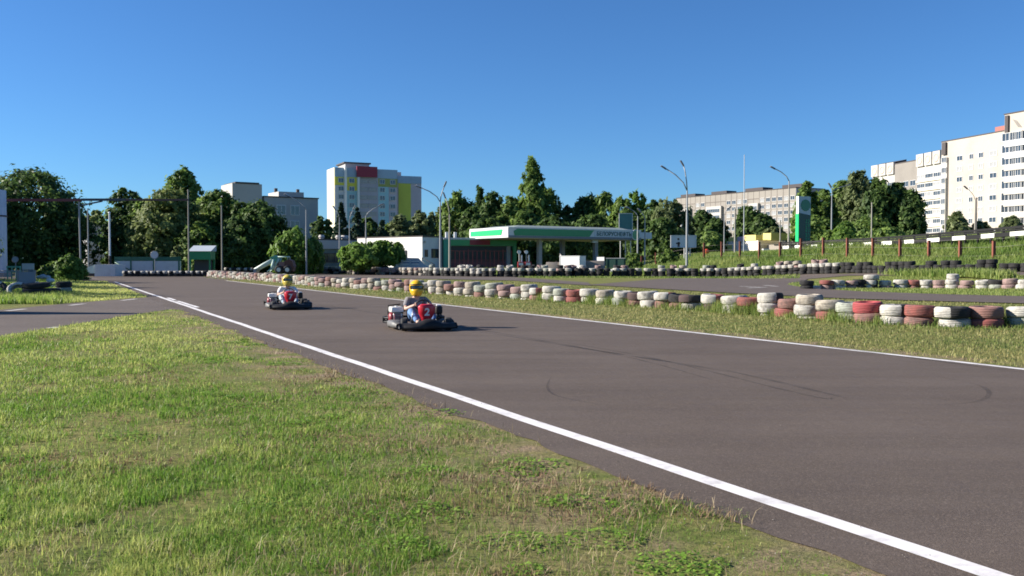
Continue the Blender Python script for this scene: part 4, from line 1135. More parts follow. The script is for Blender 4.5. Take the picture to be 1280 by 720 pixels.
# ------------------------------------------------------------------ drivers
SKIN = M('skin', (0.50, 0.31, 0.23), rough=0.55, vary=0.06, scale=5)
def skin_graph(name, joints, edges, mat, sub=2, root=0):
    """continuous body: one vertex per joint with a radius, grown by the skin modifier"""
    me = bpy.data.meshes.new(name); me.from_pydata([j[0] for j in joints], edges, []); 
    o = bpy.data.objects.new(name, me); COL.objects.link(o)
    sk = o.modifiers.new('s', 'SKIN'); sk.use_smooth_shade = True
    if not me.skin_vertices: 
        me.attributes.new  # modifier creation makes the layer
    for i, j in enumerate(joints):
        r = j[1]; me.skin_vertices[0].data[i].radius = (r, r) if isinstance(r, (int, float)) else r
        me.skin_vertices[0].data[i].use_root = (i == root)
    sb = o.modifiers.new('d', 'SUBSURF'); sb.levels = sub; sb.render_levels = sub
    dg = bpy.context.evaluated_depsgraph_get(); dg.update()
    out = bpy.data.meshes.new_from_object(o.evaluated_get(dg))
    bpy.data.objects.remove(o); bpy.data.meshes.remove(me)
    out.materials.clear(); out.materials.append(mat)
    out.polygons.foreach_set('use_smooth', [True] * len(out.polygons))
    return out
def join_into(me, mb):
    bm = bmesh.new(); bm.from_mesh(me)
    off = len(bm.verts); vv = [bm.verts.new(v) for v in mb.v]
    for f in mb.f:
        try: fc = bm.faces.new([vv[i] for i in f]); fc.smooth = True
        except ValueError: pass
    bm.to_mesh(me); bm.free()
def make_driver(loc, heading, label, shirt_c, jean_c, helm_c, helm_dark, turn):
    rz = math.atan2(heading[1], heading[0]) - math.pi / 2
    root = thing('person', label, 'person', loc, rz, 'kart drivers')
    J = {}
    pel, chest, neck = (0, -0.36, 0.19), (0, -0.44, 0.52), (0, -0.41, 0.66)
    names = []; pts = []; ed = []
    def jt(k, p, r): J[k] = len(pts); pts.append((p, r)); return J[k]
    def e(a, b): ed.append((J[a], J[b]))
    jt('pelvis', pel, (0.125, 0.10)); jt('waist', (0, -0.42, 0.34), (0.125, 0.095)); jt('chest', chest, (0.145, 0.10)); jt('neck', neck, 0.058); jt('head', (0, -0.385, 0.80), 0.085); jt('crown', (0, -0.38, 0.90), 0.075)
    e('pelvis', 'waist'); e('waist', 'chest'); e('chest', 'neck'); e('neck', 'head'); e('head', 'crown')
    for s, k in ((1, 'r'), (-1, 'l')):
        jt('sho' + k, (s * 0.185, -0.42, 0.575), 0.062); jt('elb' + k, (s * 0.285, -0.17, 0.40), 0.044); jt('wri' + k, (s * 0.165, 0.055, 0.485), 0.029); jt('pal' + k, (s * 0.150, 0.125, 0.505), (0.034, 0.022))
        e('chest', 'sho' + k); e('sho' + k, 'elb' + k); e('elb' + k, 'wri' + k); e('wri' + k, 'pal' + k)
        jt('hip' + k, (s * 0.10, -0.31, 0.19), 0.085); jt('kne' + k, (s * 0.235, 0.10, 0.375), 0.062); jt('ank' + k, (s * 0.15, 0.455, 0.15), 0.042); jt('toe' + k, (s * 0.15, 0.555, 0.205), 0.036)
        e('pelvis', 'hip' + k); e('hip' + k, 'kne' + k); e('kne' + k, 'ank' + k); e('ank' + k, 'toe' + k)
    me = skin_graph('body', pts, ed, SKIN)
    # fingers curled round the rim and the features of the face
    ex = MB()
    for s in (1, -1):
        for q_, (dz, ln) in enumerate(((0.030, 0.9), (0.010, 1.0), (-0.010, 0.95), (-0.028, 0.78))):
            b_ = Vector((s * 0.150, 0.140, 0.510 + dz * 0.9))
            ex.tube([b_, b_ + Vector((s * 0.006, 0.030 * ln, 0.012)), b_ + Vector((-s * 0.014, 0.044 * ln, -0.004)), b_ + Vector((-s * 0.026, 0.022 * ln, -0.014))], [0.0105, 0.010, 0.009, 0.007], 6)
        b_ = Vector((s * 0.135, 0.105, 0.530)); ex.tube([b_, b_ + Vector((-s * 0.012, 0.030, 0.022)), b_ + Vector((-s * 0.020, 0.055, 0.012))], [0.013, 0.011, 0.008], 6)
    Th = Matrix.Translation((0, -0.385, 0.85)) @ Matrix.Rotation(turn, 4, 'Z')
    ex.sphere((0, 0.018, -0.02), (0.076, 0.094, 0.112), 14, T=Th)
    ex.tube([(0, 0.108, 0.012), (0, 0.126, -0.022), (0, 0.112, -0.032)], [0.010, 0.014, 0.010], 6, T=Th)
    ex.tube([(-0.024, 0.104, -0.062), (0, 0.110, -0.060), (0.024, 0.104, -0.062)], 0.006, 6, T=Th)
    for s in (1, -1): ex.sphere((s * 0.076, 0.0, -0.01), (0.012, 0.022, 0.03), 8, T=Th)
    join_into(me, ex)
    body = put('body', me, root)
    eye = MB()
    for s in (1, -1): eye.sphere((s * 0.031, 0.100, 0.008), (0.013, 0.010, 0.007), 8, T=Th)
    eye.build('eyes', M('eye_dark', (0.03, 0.02, 0.015), rough=0.2), body)
    # shirt with half sleeves
    sp = [((0, -0.36, 0.20), (0.140, 0.115)), ((0, -0.42, 0.35), (0.143, 0.112)), ((0, -0.437, 0.52), (0.163, 0.118)), ((0, -0.415, 0.625), 0.075)]
    se = [(0, 1), (1, 2), (2, 3)]
    for s in (1, -1):
        k = len(sp); sp += [((s * 0.19, -0.42, 0.580), 0.080), ((s * 0.245, -0.28, 0.500), 0.068), ((s * 0.266, -0.225, 0.445), 0.064)]; se += [(2, k), (k, k + 1), (k + 1, k + 2)]
    put('shirt', skin_graph('shirt', sp, se, shirt_c), root)
    jp = [((0, -0.355, 0.175), (0.142, 0.10))]; je = []
    for s in (1, -1):
        k = len(jp); jp += [((s * 0.105, -0.29, 0.19), 0.098), ((s * 0.175, -0.10, 0.285), 0.088), ((s * 0.237, 0.10, 0.378), 0.078), ((s * 0.195, 0.28, 0.265), 0.066), ((s * 0.158, 0.425, 0.170), 0.056)]
        je += [(0, k)] + [(k + q_, k + q_ + 1) for q_ in range(4)]
    put('jeans', skin_graph('jeans', jp, je, jean_c), root)
    SHOE = M('shoe_dark', (0.05, 0.035, 0.035), rough=0.6)
    for s in (1, -1):
        mb = MB(); mb.tube([(s * 0.150, 0.445, 0.085), (s * 0.150, 0.470, 0.105), (s * 0.150, 0.530, 0.165), (s * 0.150, 0.575, 0.225)], [0.040, 0.050, 0.046, 0.030], 10); mb.build('shoe', SHOE, root)
    # helmet: shell with a visor opening
    mb = MB(); nu, nv = 36, 22; vs = []; fs = []
    for i in range(nv + 1):
        ph = math.pi * (0.015 + 0.80 * i / nv)
        for j in range(nu):
            th = 2 * math.pi * j / nu
            x, y, z = math.sin(ph) * math.sin(th), math.sin(ph) * math.cos(th), math.cos(ph)
            chin = max(0, y) * max(0, -z) * 0.22
            vs.append((0.142 * x, 0.166 * y + chin * 0.4, 0.150 * z - 0.055 * max(0, -z)))
    hole = set()
    for i in range(nv):
        for j in range(nu):
            th = 2 * math.pi * (j + 0.5) / nu; ph = 0.015 + 0.80 * (i + 0.5) / nv
            dth = min(th, 2 * math.pi - th)
            if dth < 1.15 and 0.415 < ph < 0.575: continue
            fs.append((i * nu + j, (i + 1) * nu + j, (i + 1) * nu + (j + 1) % nu, i * nu + (j + 1) % nu))
    fs.append(tuple(range(nu)))
    mb.add(vs, fs, 0, Th, True)
    hm = mb.build('helmet', helm_c, root)
    so_ = hm.modifiers.new('thick', 'SOLIDIFY'); so_.thickness = 0.012; so_.offset = -1
    mb = MB(); vs = []; fs = []; n_ = 18
    for a in range(n_ + 1):
        th = -1.22 + 2.44 * a / n_
        for zz, rr in ((0.060, 0.93), (0.02, 0.975), (-0.03, 0.97)):
            vs.append((0.142 * math.sin(th) * rr, 0.166 * math.cos(th) * rr, zz))
    for a in range(n_):
        for k in range(2): fs.append((a * 3 + k, a * 3 + k + 1, a * 3 + k + 4, a * 3 + k + 3))
    mb.add(vs, fs, 0, Th, True); mb.build('visor', M('smoked_visor', (0.012, 0.013, 0.018), rough=0.12, spec=0.7), hm)
    mb = MB()
    for s in (1, -1): mb.cyl((s * 0.138, 0.035, 0.005), (s * 0.150, 0.035, 0.005), 0.022, n=12, T=Th)
    # stripe over the visor and the chin vents
    mb.tube([(0.1465 * math.sin(t_), 0.171 * math.cos(t_), 0.068) for t_ in [-1.2 + 2.4 * k / 16 for k in range(17)]], 0.009, 6, T=Th)
    mb.box((0, 0.168, -0.085), (0.075, 0.02, 0.022), T=Th)
    mb.build('helmet_trim', helm_dark, hm)
    return root

YEL = M('helmet_yellow', (0.72, 0.42, 0.02), rough=0.25, vary=0.06, scale=4)
OLV = M('helmet_olive_yellow', (0.50, 0.40, 0.055), rough=0.3, vary=0.1, scale=4)
HDK = M('helmet_trim_dark', (0.03, 0.03, 0.03), rough=0.35)
TGRY = M('grey_cotton', (0.20, 0.19, 0.20), rough=0.9, vary=0.15, scale=12, bump=0.4, bscale=14)
TWHT = M('white_cotton', (0.70, 0.68, 0.68), rough=0.9, vary=0.05, scale=12, bump=0.4, bscale=14)
JBLU = M('blue_denim', (0.12, 0.22, 0.42), rough=0.85, vary=0.25, scale=14, bump=0.3, bscale=20)
JLIT = M('pale_denim', (0.30, 0.38, 0.45), rough=0.85, vary=0.2, scale=14, bump=0.3, bscale=20)
hd = -TD
def turned(v, deg): return (Matrix.Rotation(rad(deg), 3, 'Z') @ v)
for (u_, v_, num, lab, plab, sh, je, he, red, deg, tu) in (
    (526, 411.0, '2', 'red and black kart with the white number two, ahead on the track', 'driver in grey shirt, blue jeans and bright yellow helmet steering the kart numbered two', TGRY, JBLU, YEL, KRED, -8, rad(-6)),
    (361, 386.0, '7', 'red and black kart with the white number seven, following behind', 'driver in white shirt, pale jeans and olive yellow helmet steering the kart numbered seven', TWHT, JLIT, OLV, KRED, -8, rad(16)),
):
    p = G(u_, v_); h_ = turned(hd, deg)
    make_kart((p[0], p[1], 0.006), h_, num, lab, red)
    make_driver((p[0], p[1], 0.006), h_, plab, sh, je, he, HDK, tu)
# ------------------------------------------------------------------ buildings
def wallm(name, c, **k): return M(name, c, rough=0.85, vary=k.pop('vary', 0.07), scale=k.pop('scale', 0.35), dirt=k.pop('dirt', tuple(x * 0.7 for x in c)), dirt_amt=0.5, dscale=0.12, **k)
CREAM = wallm('cream_render', (0.415, 0.365, 0.315)); WHITEW = wallm('white_render', (0.44, 0.415, 0.385)); GREYP = wallm('grey_panel', (0.22, 0.20, 0.18))
PANEL = wallm('panel_concrete', (0.255, 0.232, 0.205)); LGREY = wallm('pale_grey_brick', (0.36, 0.355, 0.35)); BLUEG = wallm('blue_grey_render', (0.30, 0.42, 0.54)); PINKG = wallm('pinkish_grey_render', (0.50, 0.46, 0.50))
YELW = wallm('yellow_render', (0.68, 0.64, 0.09)); TEALW = wallm('teal_render', (0.30, 0.52, 0.58)); PALEW = wallm('pale_render', (0.60, 0.60, 0.62))
ROOFD = M('roof_felt', (0.07, 0.06, 0.06), rough=0.9); REDB = M('red_sign', (0.22, 0.012, 0.035), rough=0.5); SEAM = M('panel_seam', (0.13, 0.11, 0.10), rough=0.9)
GLASS = M('window_glass', (0.035, 0.045, 0.06), rough=0.08, vary=0.5, scale=0.8, spec=0.9); FRAME = M('window_frame', (0.62, 0.61, 0.60), rough=0.5)
PALEGL = M('curtain_reflection_glass', (0.30, 0.30, 0.30), rough=0.2, vary=0.3, scale=1.2)  # pale panes: curtains, and bright reflections put into the glass colour
WM = {}
def window_me(w, h, parts=2, frame=FRAME, fw=0.09, glass=GLASS):
    k = (round(w, 2), round(h, 2), parts, frame.name, glass.name)
    if k not in WM:
        mb = MB(); mb.box((0, -0.02, 0), (w, 0.04, h), mi=1)
        for s in (-1, 1):
            mb.box((s * (w / 2 + fw / 2), -0.05, 0), (fw, 0.10, h + 2 * fw)); mb.box((0, -0.045, s * (h / 2 + fw / 2)), (w, 0.09, fw))
        for i in range(1, parts): mb.box((-w / 2 + w * i / parts, -0.035, 0), (0.07, 0.07, h))
        WM[k] = mb.mesh('window', [frame, glass])
    return WM[k]
def window(parent, x, z, w, h, y=0.0, parts=2, rz=0.0, frame=FRAME, glass=GLASS):
    return put('window', window_me(w, h, parts, frame, glass=glass), parent, (x, y, z), rz)
def facade(name, label, cat, u0, d0, u1, d1, group=None):
    """an Empty at the facade's first corner; local x runs along the facade, local y into the building"""
    a = Vector(P(u0, d0)); c = Vector(P(u1, d1)); t = c - a
    o = thing(name, label, cat, (a.x, a.y, 0), math.atan2(t.y, t.x), group)
    return o, t.length
GA = 'pale apartment blocks beside the embankment'
def px(o_len, u0, d0, u1, d1, u):
    """distance along the facade line at pixel column u"""
    a = Vector(P(u0, d0)); c = Vector(P(u1, d1)); k = (u - 640) / FE
    t = (a.x - k * a.y) / ((a.x - k * a.y) - (c.x - k * c.y)); return t * o_len
# --- cream block with the plain gable row of windows
o, ln = facade('apartment_block', 'cream nine storey apartment block with small scattered windows', 'apartment block', 1175, 250, 1253, 228.5, GA)
zt = Zp(178, 250); st = 13.45 / 1131 * 238 * K
mb = MB(); mb.box((ln / 2, 7, zt / 2), (ln, 14, zt)); mb.build('wall', CREAM, o)
mb = MB(); mb.box((ln / 2, 7, zt + 0.12), (ln + 0.2, 14.2, 0.24)); rf = mb.build('roof', ROOFD, o)
mb = MB(); mb.box((ln * 0.78, 5, zt + 1.1), (ln * 0.22, 3, 1.7)); mb.box((ln * 0.62, 5, zt + 0.6), (ln * 0.1, 2, 0.8)); mb.build('roof_housing', M('roof_brick', (0.32, 0.13, 0.11), rough=0.9), rf)
X_ = lambda u: px(ln, 1175, 250, 1253, 228.5, u)
mb = MB(); mb.box(((X_(1177.3) + X_(1182)) / 2, -0.25, zt - 1.7), (X_(1182) - X_(1177.3), 0.5, 3.0)); mb.build('shaded_recess_box', ROOFD, o)  # proud dark box; its colour stands for the shade inside a recess
for r in range(9):
    z = zt - 4.6 - r * st
    for u_, w_ in ((1198, 1.75), (1212.5, 1.15), (1224.5, 1.3), (1240, 2.0)):
        if r in (0, 1, 4) and u_ == 1198 and r != 0: window(o, X_(u_), z, w_, 1.1, parts=2, glass=PALEGL)
        elif u_ == 1240 and r < 2: window(o, X_(u_), z, w_, 1.1, parts=2, glass=PALEGL)
        else: window(o, X_(u_), z, w_, 1.1, parts=2, glass=PALEGL if (r + int(u_)) % 2 else GLASS)
    b_ = put('balcony', window_me(1.5, 1.2, 3), o, (X_(1180.5), -0.5, z + 0.1))
mb = MB(); mb.box((X_(1180), -0.22, zt - 4 - 4.5 * st), (X_(1184) - X_(1176.5), 0.42, 9 * st)); mb.build('balcony_shaft', WHITEW, o)
# --- white balcony tower at the frame edge
o, ln = facade('apartment_block', 'tallest white apartment tower with stacked glazed balconies at the frame edge', 'apartment block', 1253, 212, 1335, 196, GA)
zt = Zp(143.5, 212); st = 15.1 / 1131 * 206 * K
mb = MB(); mb.box((ln / 2, 8, zt / 2), (ln, 16, zt)); mb.build('wall', CREAM, o)
mb = MB(); mb.box((ln / 2, 8, zt + 0.1), (ln + .3, 16.3, 0.2)); mb.build('roof', ROOFD, o)
X_ = lambda u: px(ln, 1253, 212, 1335, 196, u)
mb = MB(); mb.box(((X_(1255) + X_(1259)) / 2, -0.2, zt - 2.1), (X_(1259) - X_(1255), 0.4, 3.6)); mb.build('shaded_recess_box', ROOFD, o)  # recess shade painted as a dark box on the wall
mb = MB(); mb.add([(X_(1263), -0.08, zt - 1.2), (X_(1270), -0.08, zt - 3.0), (X_(1275), -0.08, zt - 3.2), (X_(1268), -0.08, zt - 1.6)], [(0, 1, 2, 3)]); mb.build('slanted_grey_patch', GREYP, o)  # slanted grey quad laid on the wall below the roof
for r in range(9):
    z = zt - 5.0 - r * st
    mb = MB(); mb.box(((X_(1258) + ln) / 2, -0.55, z - 1.35), (ln - X_(1258), 1.1, 1.25)); pb = mb.build('balcony', WHITEW if r > 1 else PALEW, o)
    for u_ in (1263, 1274.5, 1287, 1300, 1314): window(pb, X_(u_), z + 0.12, 3.3 if u_ != 1274.5 else 3.9, 1.55, y=-0.85, parts=4)
    mb = MB(); mb.box(((X_(1258) + ln) / 2, -0.42, z + 0.12), (ln - X_(1258) - 0.1, 0.84, 1.7)); mb.build('balcony_wall', WHITEW, pb)
# --- white sections with ring ornaments and the grey one between
def ornate(label, u0, d0, u1, d1, vt, orn, n):
    o, ln = facade('apartment_block', label, 'apartment block', u0, d0, u1, d1, GA)
    zt = Zp(vt, d0); st = 2.85 * K * 1.03
    mb = MB(); mb.box((ln / 2, 6, zt / 2), (ln, 12, zt)); mb.build('wall', WHITEW, o)
    for i in range(n):
        xc = ln * (i + 0.5) / n; w_ = ln / n * 0.86
        mb = MB(); mb.box((xc, -0.3, zt + 0.6), (w_, 0.6, 3.6)); pr = mb.build('parapet', WHITEW, o)
        mb = MB(); mb.add([(xc - w_ / 2, -0.2, zt + 2.42), (xc + w_ / 2, -0.2, zt + 2.42), (xc + w_ / 2, 4, zt + 3.4), (xc - w_ / 2, 4, zt + 3.4), (xc - w_ / 2, 4, zt + 2.3), (xc + w_ / 2, 4, zt + 2.3)], [(0, 1, 2, 3), (3, 2, 5, 4), (0, 3, 4), (1, 5, 2)]); mb.build('dormer_roof', ROOFD, pr)
        T = Matrix.Translation((xc, -0.62, zt + 0.5)) @ Matrix.Rotation(math.pi / 2, 4, 'X')
        mb = MB(); mb.lathe([(0.85, -0.05), (1.25, -0.05), (1.25, 0.06), (0.85, 0.06)], n=20, T=T, closed=True); mb.build('ring_ornament', orn, pr)
    for r in range(9):
        z = zt - 4.2 - r * st
        mb = MB(); mb.box((ln / 2, -0.2, z - 1.35), (ln, 0.4, 0.5)); mb.build('floor_band', wallm('cream_band', (0.66, 0.60, 0.46)), o)
        for i in range(n):
            for q_ in (0.27, 0.73): window(o, ln * (i + q_) / n, z, 1.7, 1.1, parts=2, glass=PALEGL if (r + i) % 3 == 0 else GLASS)
ROSE = M('rose_ring', (0.50, 0.36, 0.30), rough=0.8)
ornate('white apartment section with round ornaments under three small dark roofs, beside the cream block', 1145, 297, 1176, 284, 204, ROSE, 3)
ornate('more distant white apartment section with round ornaments, beyond the grey section', 1089, 324, 1118, 311, 217, ROSE, 3)
o, ln = facade('apartment_block', 'plain dark grey apartment section between the two white ornamented ones', 'apartment block', 1117, 310, 1146, 297, GA)
zt = Zp(205.5, 310)
mb = MB(); mb.box((ln / 2, 6, zt / 2), (ln, 12, zt)); mb.build('wall', GREYP, o)
mb = MB(); mb.box((ln / 2, 6, zt + 0.12), (ln + 0.1, 12.2, 0.25)); mb.build('roof', ROOFD, o)
for r in range(8):
    for q_ in (0.2, 0.5, 0.8): window(o, ln * q_, zt - 6.5 - r * 2.6, 2.6, 1.5, parts=2, glass=PALEGL if (r + int(q_ * 10)) % 3 == 0 else GLASS)
# --- long panel block behind the roadside trees
o, ln = facade('panel_block', 'long concrete panel apartment block behind the roadside trees', 'apartment block', 845, 398, 994, 340)
zt = Zp(234.5, 340); st = 8.9 / 1131 * 340 * K
mb = MB(); mb.box((ln / 2, 7, zt / 2), (ln, 14, zt)); w_ = mb.build('wall', PANEL, o)
mb = MB()
for r in range(1, 9): mb.box((ln / 2, -0.02, zt - 1.4 - r * st + 1.1), (ln, 0.06, 0.22))
for q_ in range(1, 22): mb.box((ln * q_ / 22, -0.015, zt / 2), (0.14, 0.05, zt))
mb.build('panel_seams', SEAM, w_)
mb = MB(); mb.box((ln / 2, 7, zt + 0.1), (ln + 0.4, 14.4, 0.22)); rf = mb.build('roof', ROOFD, o)
X_ = lambda u: px(ln, 845, 398, 994, 340, u)
for u0_, u1_ in ((842, 860), (880, 899), (922, 944), (968, 992)):
    mb = MB(); mb.box(((X_(u0_) + X_(u1_)) / 2, 6, zt + 0.85), (X_(u1_) - X_(u0_), 5, 1.5)); mb.build('stair_housing', ROOFD, rf)
mb = MB(); mb.box((ln + 0.06, 7, zt / 2), (0.12, 13.9, zt - 0.1)); mb.build('gable', wallm('shaded_gable', (0.22, 0.25, 0.29)), o)  # blue-grey shade of the end wall put into the gable colour
for u0_, u1_ in ((853, 864), (884, 903), (937, 949)):
    mb = MB(); mb.box(((X_(u0_) + X_(u1_)) / 2, -0.5, zt / 2 - 2.2), (X_(u1_) - X_(u0_), 1.0, zt - 4.2)); bb = mb.build('balcony_bay', WHITEW, o)
    for r in range(7): window(bb, (X_(u0_) + X_(u1_)) / 2, zt - 6 - r * st, (X_(u1_) - X_(u0_)) * 0.82, 1.3, y=-1.02, parts=6)
for q_ in range(22):
    u_ = X_(853) ; xc = ln * (q_ + 0.5) / 22
    if any(X_(a) - 1 < xc < X_(b_) + 1 for a, b_ in ((853, 864), (884, 903), (937, 949))): continue
    for r in range(5): window(o, xc, zt - 3.3 - r * st, 1.8, 1.3, parts=2, glass=PALEGL if (q_ * 3 + r) % 4 == 0 else GLASS)
# --- coloured tower
o, ln = facade('tower_block', 'multi-coloured tower block with a red rooftop sign and a yellow side wall', 'apartment block', 419, 262, 497, 270)
zt = Zp(210, 264); st = 10.2 / 1131 * 264 * K
X_ = lambda u: px(ln, 419, 262, 497, 270, u)
mb = MB(); mb.box((ln / 2, 4, zt / 2), (ln, 8, zt)); mb.build('wall', PINKG, o)
mb = MB(); mb.box((-0.05, 4, zt / 2), (0.1, 8, zt)); mb.build('end_wall', wallm('white_end_wall', (0.62, 0.57, 0.42)), o)
def face(nm, u0_, u1_, z0_, z1_, mat, y=-0.08, t_=0.16): 
    mb = MB(); mb.box(((X_(u0_) + X_(u1_)) / 2, y, (z0_ + z1_) / 2), (X_(u1_) - X_(u0_), t_, z1_ - z0_)); return mb.build(nm, mat, o)
face('colour_band', 419.2, 497, zt - 2.4, zt, BLUEG)
face('colour_panel', 419.2, 431, zt - 4.6, zt - 2.42, YELW); face('colour_panel', 419.2, 431, 0, zt - 4.62, PALEW)
face('corner_strip', 430.5, 433.0, 0, zt + 0.2, wallm('white_strip', (0.8, 0.78, 0.76)), y=-0.5, t_=1.0)
face('colour_panel', 433, 447, zt - 5.9, zt - 2.42, YELW); face('colour_panel', 433, 447, 0, zt - 5.92, TEALW)
face('corner_strip', 446.5, 448.8, 0, zt - 2.4, wallm('pale_strip', (0.7, 0.75, 0.74)), y=-0.5, t_=1.0)
face('colour_panel', 449, 473, 0, zt - 2.42, wallm('lilac_grey', (0.38, 0.38, 0.44)))
face('colour_panel', 473, 497, zt - 4.6, zt - 2.42, wallm('olive_yellow', (0.30, 0.34, 0.10)))
face('colour_panel', 473, 486, 0, zt - 4.62, TEALW)
face('red_sign', 445.5, 471, zt - 2.3, zt + 0.5, REDB, y=-0.7, t_=0.5)
mb = MB(); mb.box(((X_(436) + X_(466)) / 2, 7, zt + 0.75), (X_(466) - X_(436), 8, 1.5)); rf = mb.build('roof_housing', LGREY, o)
mb = MB(); mb.box(((X_(434) + X_(468)) / 2, 7, zt + 1.7), (X_(468) - X_(434), 8.6, 0.35)); mb.build('roof', ROOFD, rf)
for r in range(8):
    z = zt - 3.3 - r * st
    for u_, w_, n_ in ((426.5, 1.25, 2), (440, 1.25, 2), (478, 1.25, 2), (491, 1.3, 2)): window(o, X_(u_), z, w_, 1.05, y=-0.16, parts=n_, frame=PALEW)
    window(o, X_(455), z, 2.0, 0.95, y=-0.16, parts=4, glass=PALEGL, frame=LGREY); window(o, X_(466), z, 2.0, 0.95, y=-0.16, parts=4, glass=PALEGL, frame=LGREY)
o, ln = facade('tower_block', 'lower wing of the coloured tower with a yellow stripe and a blank lilac wall', 'apartment block', 497.3, 274, 527, 277)
X_ = lambda u: px(ln, 497, 274, 527, 277, u)
zt = Zp(220, 275)
mb = MB(); mb.box((ln / 2, 8, zt / 2), (ln, 16, zt)); mb.build('wall', PINKG, o)
face('colour_band', 497.2, 527, zt - 2.0, zt, BLUEG); face('colour_panel', 498, 513.5, 0, zt - 2.05, wallm('olive_wall', (0.52, 0.56, 0.09)))
mb = MB(); mb.box((ln * 0.2, 6, zt + 0.7), (ln * 0.25, 4, 1.4)); mb.build('roof_housing', LGREY, o)
# --- grey block behind the first trees
o, ln = facade('office_block', 'grey flat-roofed block with a stair tower behind the dark trees', 'building', 331, 178, 398, 184)
X_ = lambda u: px(ln, 331, 178, 398, 184, u)
zt = Zp(247.5, 181)
mb = MB(); mb.box((ln / 2, 7, zt / 2), (ln, 14, zt)); mb.build('wall', LGREY, o)
mb = MB(); mb.box((ln / 2, 7, zt + 0.1), (ln + .3, 14.3, 0.2)); mb.build('roof', ROOFD, o)
mb = MB(); mb.box((-3.0, 3.5, (zt + 2.2) / 2), (5.2, 7, zt + 2.2)); tw = mb.build('stair_tower', WHITEW, o)
mb = MB(); mb.box((-3.0, 3.5, zt + 2.3), (4.2, 7.2, 0.3)); mb.build('tower_roof', ROOFD, tw)
mb = MB(); mb.box((-6.7, 6, (zt - 2.6) / 2), (2.6, 8, zt - 2.6)); mb.build('side_wing', wallm('sunlit_white', (0.75, 0.72, 0.66)), o)  # left-facing wing, sunlight put into its brighter white
mb = MB(); mb.box(((X_(358) + X_(390)) / 2, 7, zt + 0.75), (X_(390) - X_(358), 6, 1.3)); rh = mb.build('roof_housing', WHITEW, o)
mb = MB()
for u_ in (359, 387): mb.box((X_(u_), 6, zt + 1.75), (0.5, 0.5, 0.7))
mb.build('roof_vents', ROOFD, rh)
for r in range(4):
    for u_ in (352, 369): window(o, X_(u_), zt - 2.2 - r * 2.75, 1.5, 1.6, parts=2)
# --- hazy grey house glimpsed between the masts
o, ln = facade('grey_house', 'pale grey house glimpsed between the gantry post and the white pole', 'building', 109, 175, 131, 177)
zt = Zp(281, 176); mb = MB(); mb.box((ln / 2, 5, zt / 2), (ln, 10, zt)); mb.build('wall', LGREY, o)
for q_ in (0.25, 0.6, 0.9): window(o, ln * q_, zt - 2.5, 1.4, 1.3, parts=2)
mb = MB(); mb.box((ln / 2, 5, zt + 0.12), (ln + .4, 10.4, 0.24)); mb.build('roof', ROOFD, o)
# --- long low grey building with roof vents
o, ln = facade('workshop', 'long low grey building with a wide fascia behind the round trees', 'building', 396, 148, 506, 160)
X_ = lambda u: px(ln, 396, 148, 506, 160, u); zt = Zp(301, 153)
mb = MB(); mb.box((ln / 2, 6, zt / 2), (ln, 12, zt)); mb.build('wall', M('dark_green_wall', (0.10, 0.14, 0.135), rough=0.6, vary=0.2, scale=0.5), o)
mb = MB(); mb.box((ln / 2, -0.15, zt - 0.62), (ln, 0.3, 1.3)); mb.build('fascia', M('grey_fascia', (0.33, 0.34, 0.36), rough=0.6), o)
mb = MB(); mb.box((ln / 2, 5.8, zt + 0.1), (ln, 12.2, 0.2)); rf = mb.build('roof', ROOFD, o)
for u_, w_ in ((411, 0.5), (432, 0.5), (440, 0.7)):
    mb = MB(); mb.cyl((X_(u_), 2, zt + 0.15), (X_(u_), 2, zt + 0.55), w_ * 0.7, n=12); mb.cyl((X_(u_), 2, zt + 0.5), (X_(u_), 2, zt + 0.85), w_, w_ * 0.7, n=12); mb.build('roof_vent', WHITEW, rf)
for u_ in (402, 414, 426): window(o, X_(u_), zt - 2.6, 2.0, 1.2, parts=3, frame=ROOFD)
# --- white annex: sunlit flank and shaded front put into two wall colours
GREEN = M('station_green', (0.015, 0.22, 0.075), rough=0.35, vary=0.05, scale=1); SUNGREEN = M('station_sunlit_green', (0.01, 0.48, 0.14), rough=0.35, vary=0.04, scale=1)  # second green holds the sunlight of the left-facing ends
o, ln = facade('annex', 'white flat-roofed annex with one dark window beside the green shop', 'building', 528.5, 124, 553, 127)
X_ = lambda u: px(ln, 528.5, 124, 553, 127, u); zt = Zp(296.5, 125)
mb = MB(); mb.box((ln / 2, 6, zt / 2), (ln, 12, zt)); mb.build('wall', wallm('shaded_white_wall', (0.55, 0.57, 0.62)), o)
mb = MB(); mb.box((-0.05, 6, zt / 2), (0.1, 12, zt)); mb.build('side_wall', wallm('sunlit_side_wall', (0.80, 0.78, 0.74)), o)
mb = MB(); mb.box((ln / 2, 6, zt + 0.08), (ln + .2, 12.2, 0.16)); mb.build('roof', ROOFD, o)
window(o, X_(543.5), zt - 2.0, 1.05, 0.95, parts=1, frame=ROOFD); window(o, X_(532.6), zt - 2.0, 0.3, 0.7, parts=1, frame=ROOFD)
mb = MB(); mb.box((X_(530.3), -0.12, zt - 0.6), (0.15, 0.2, 0.3)); mb.build('wall_lamp', WHITEW, o)
for y_ in (3.0, 5.2):
    put('window', window_me(0.4, 0.8, 1, ROOFD), o, (-0.1, y_, zt - 2.1), -math.pi / 2)
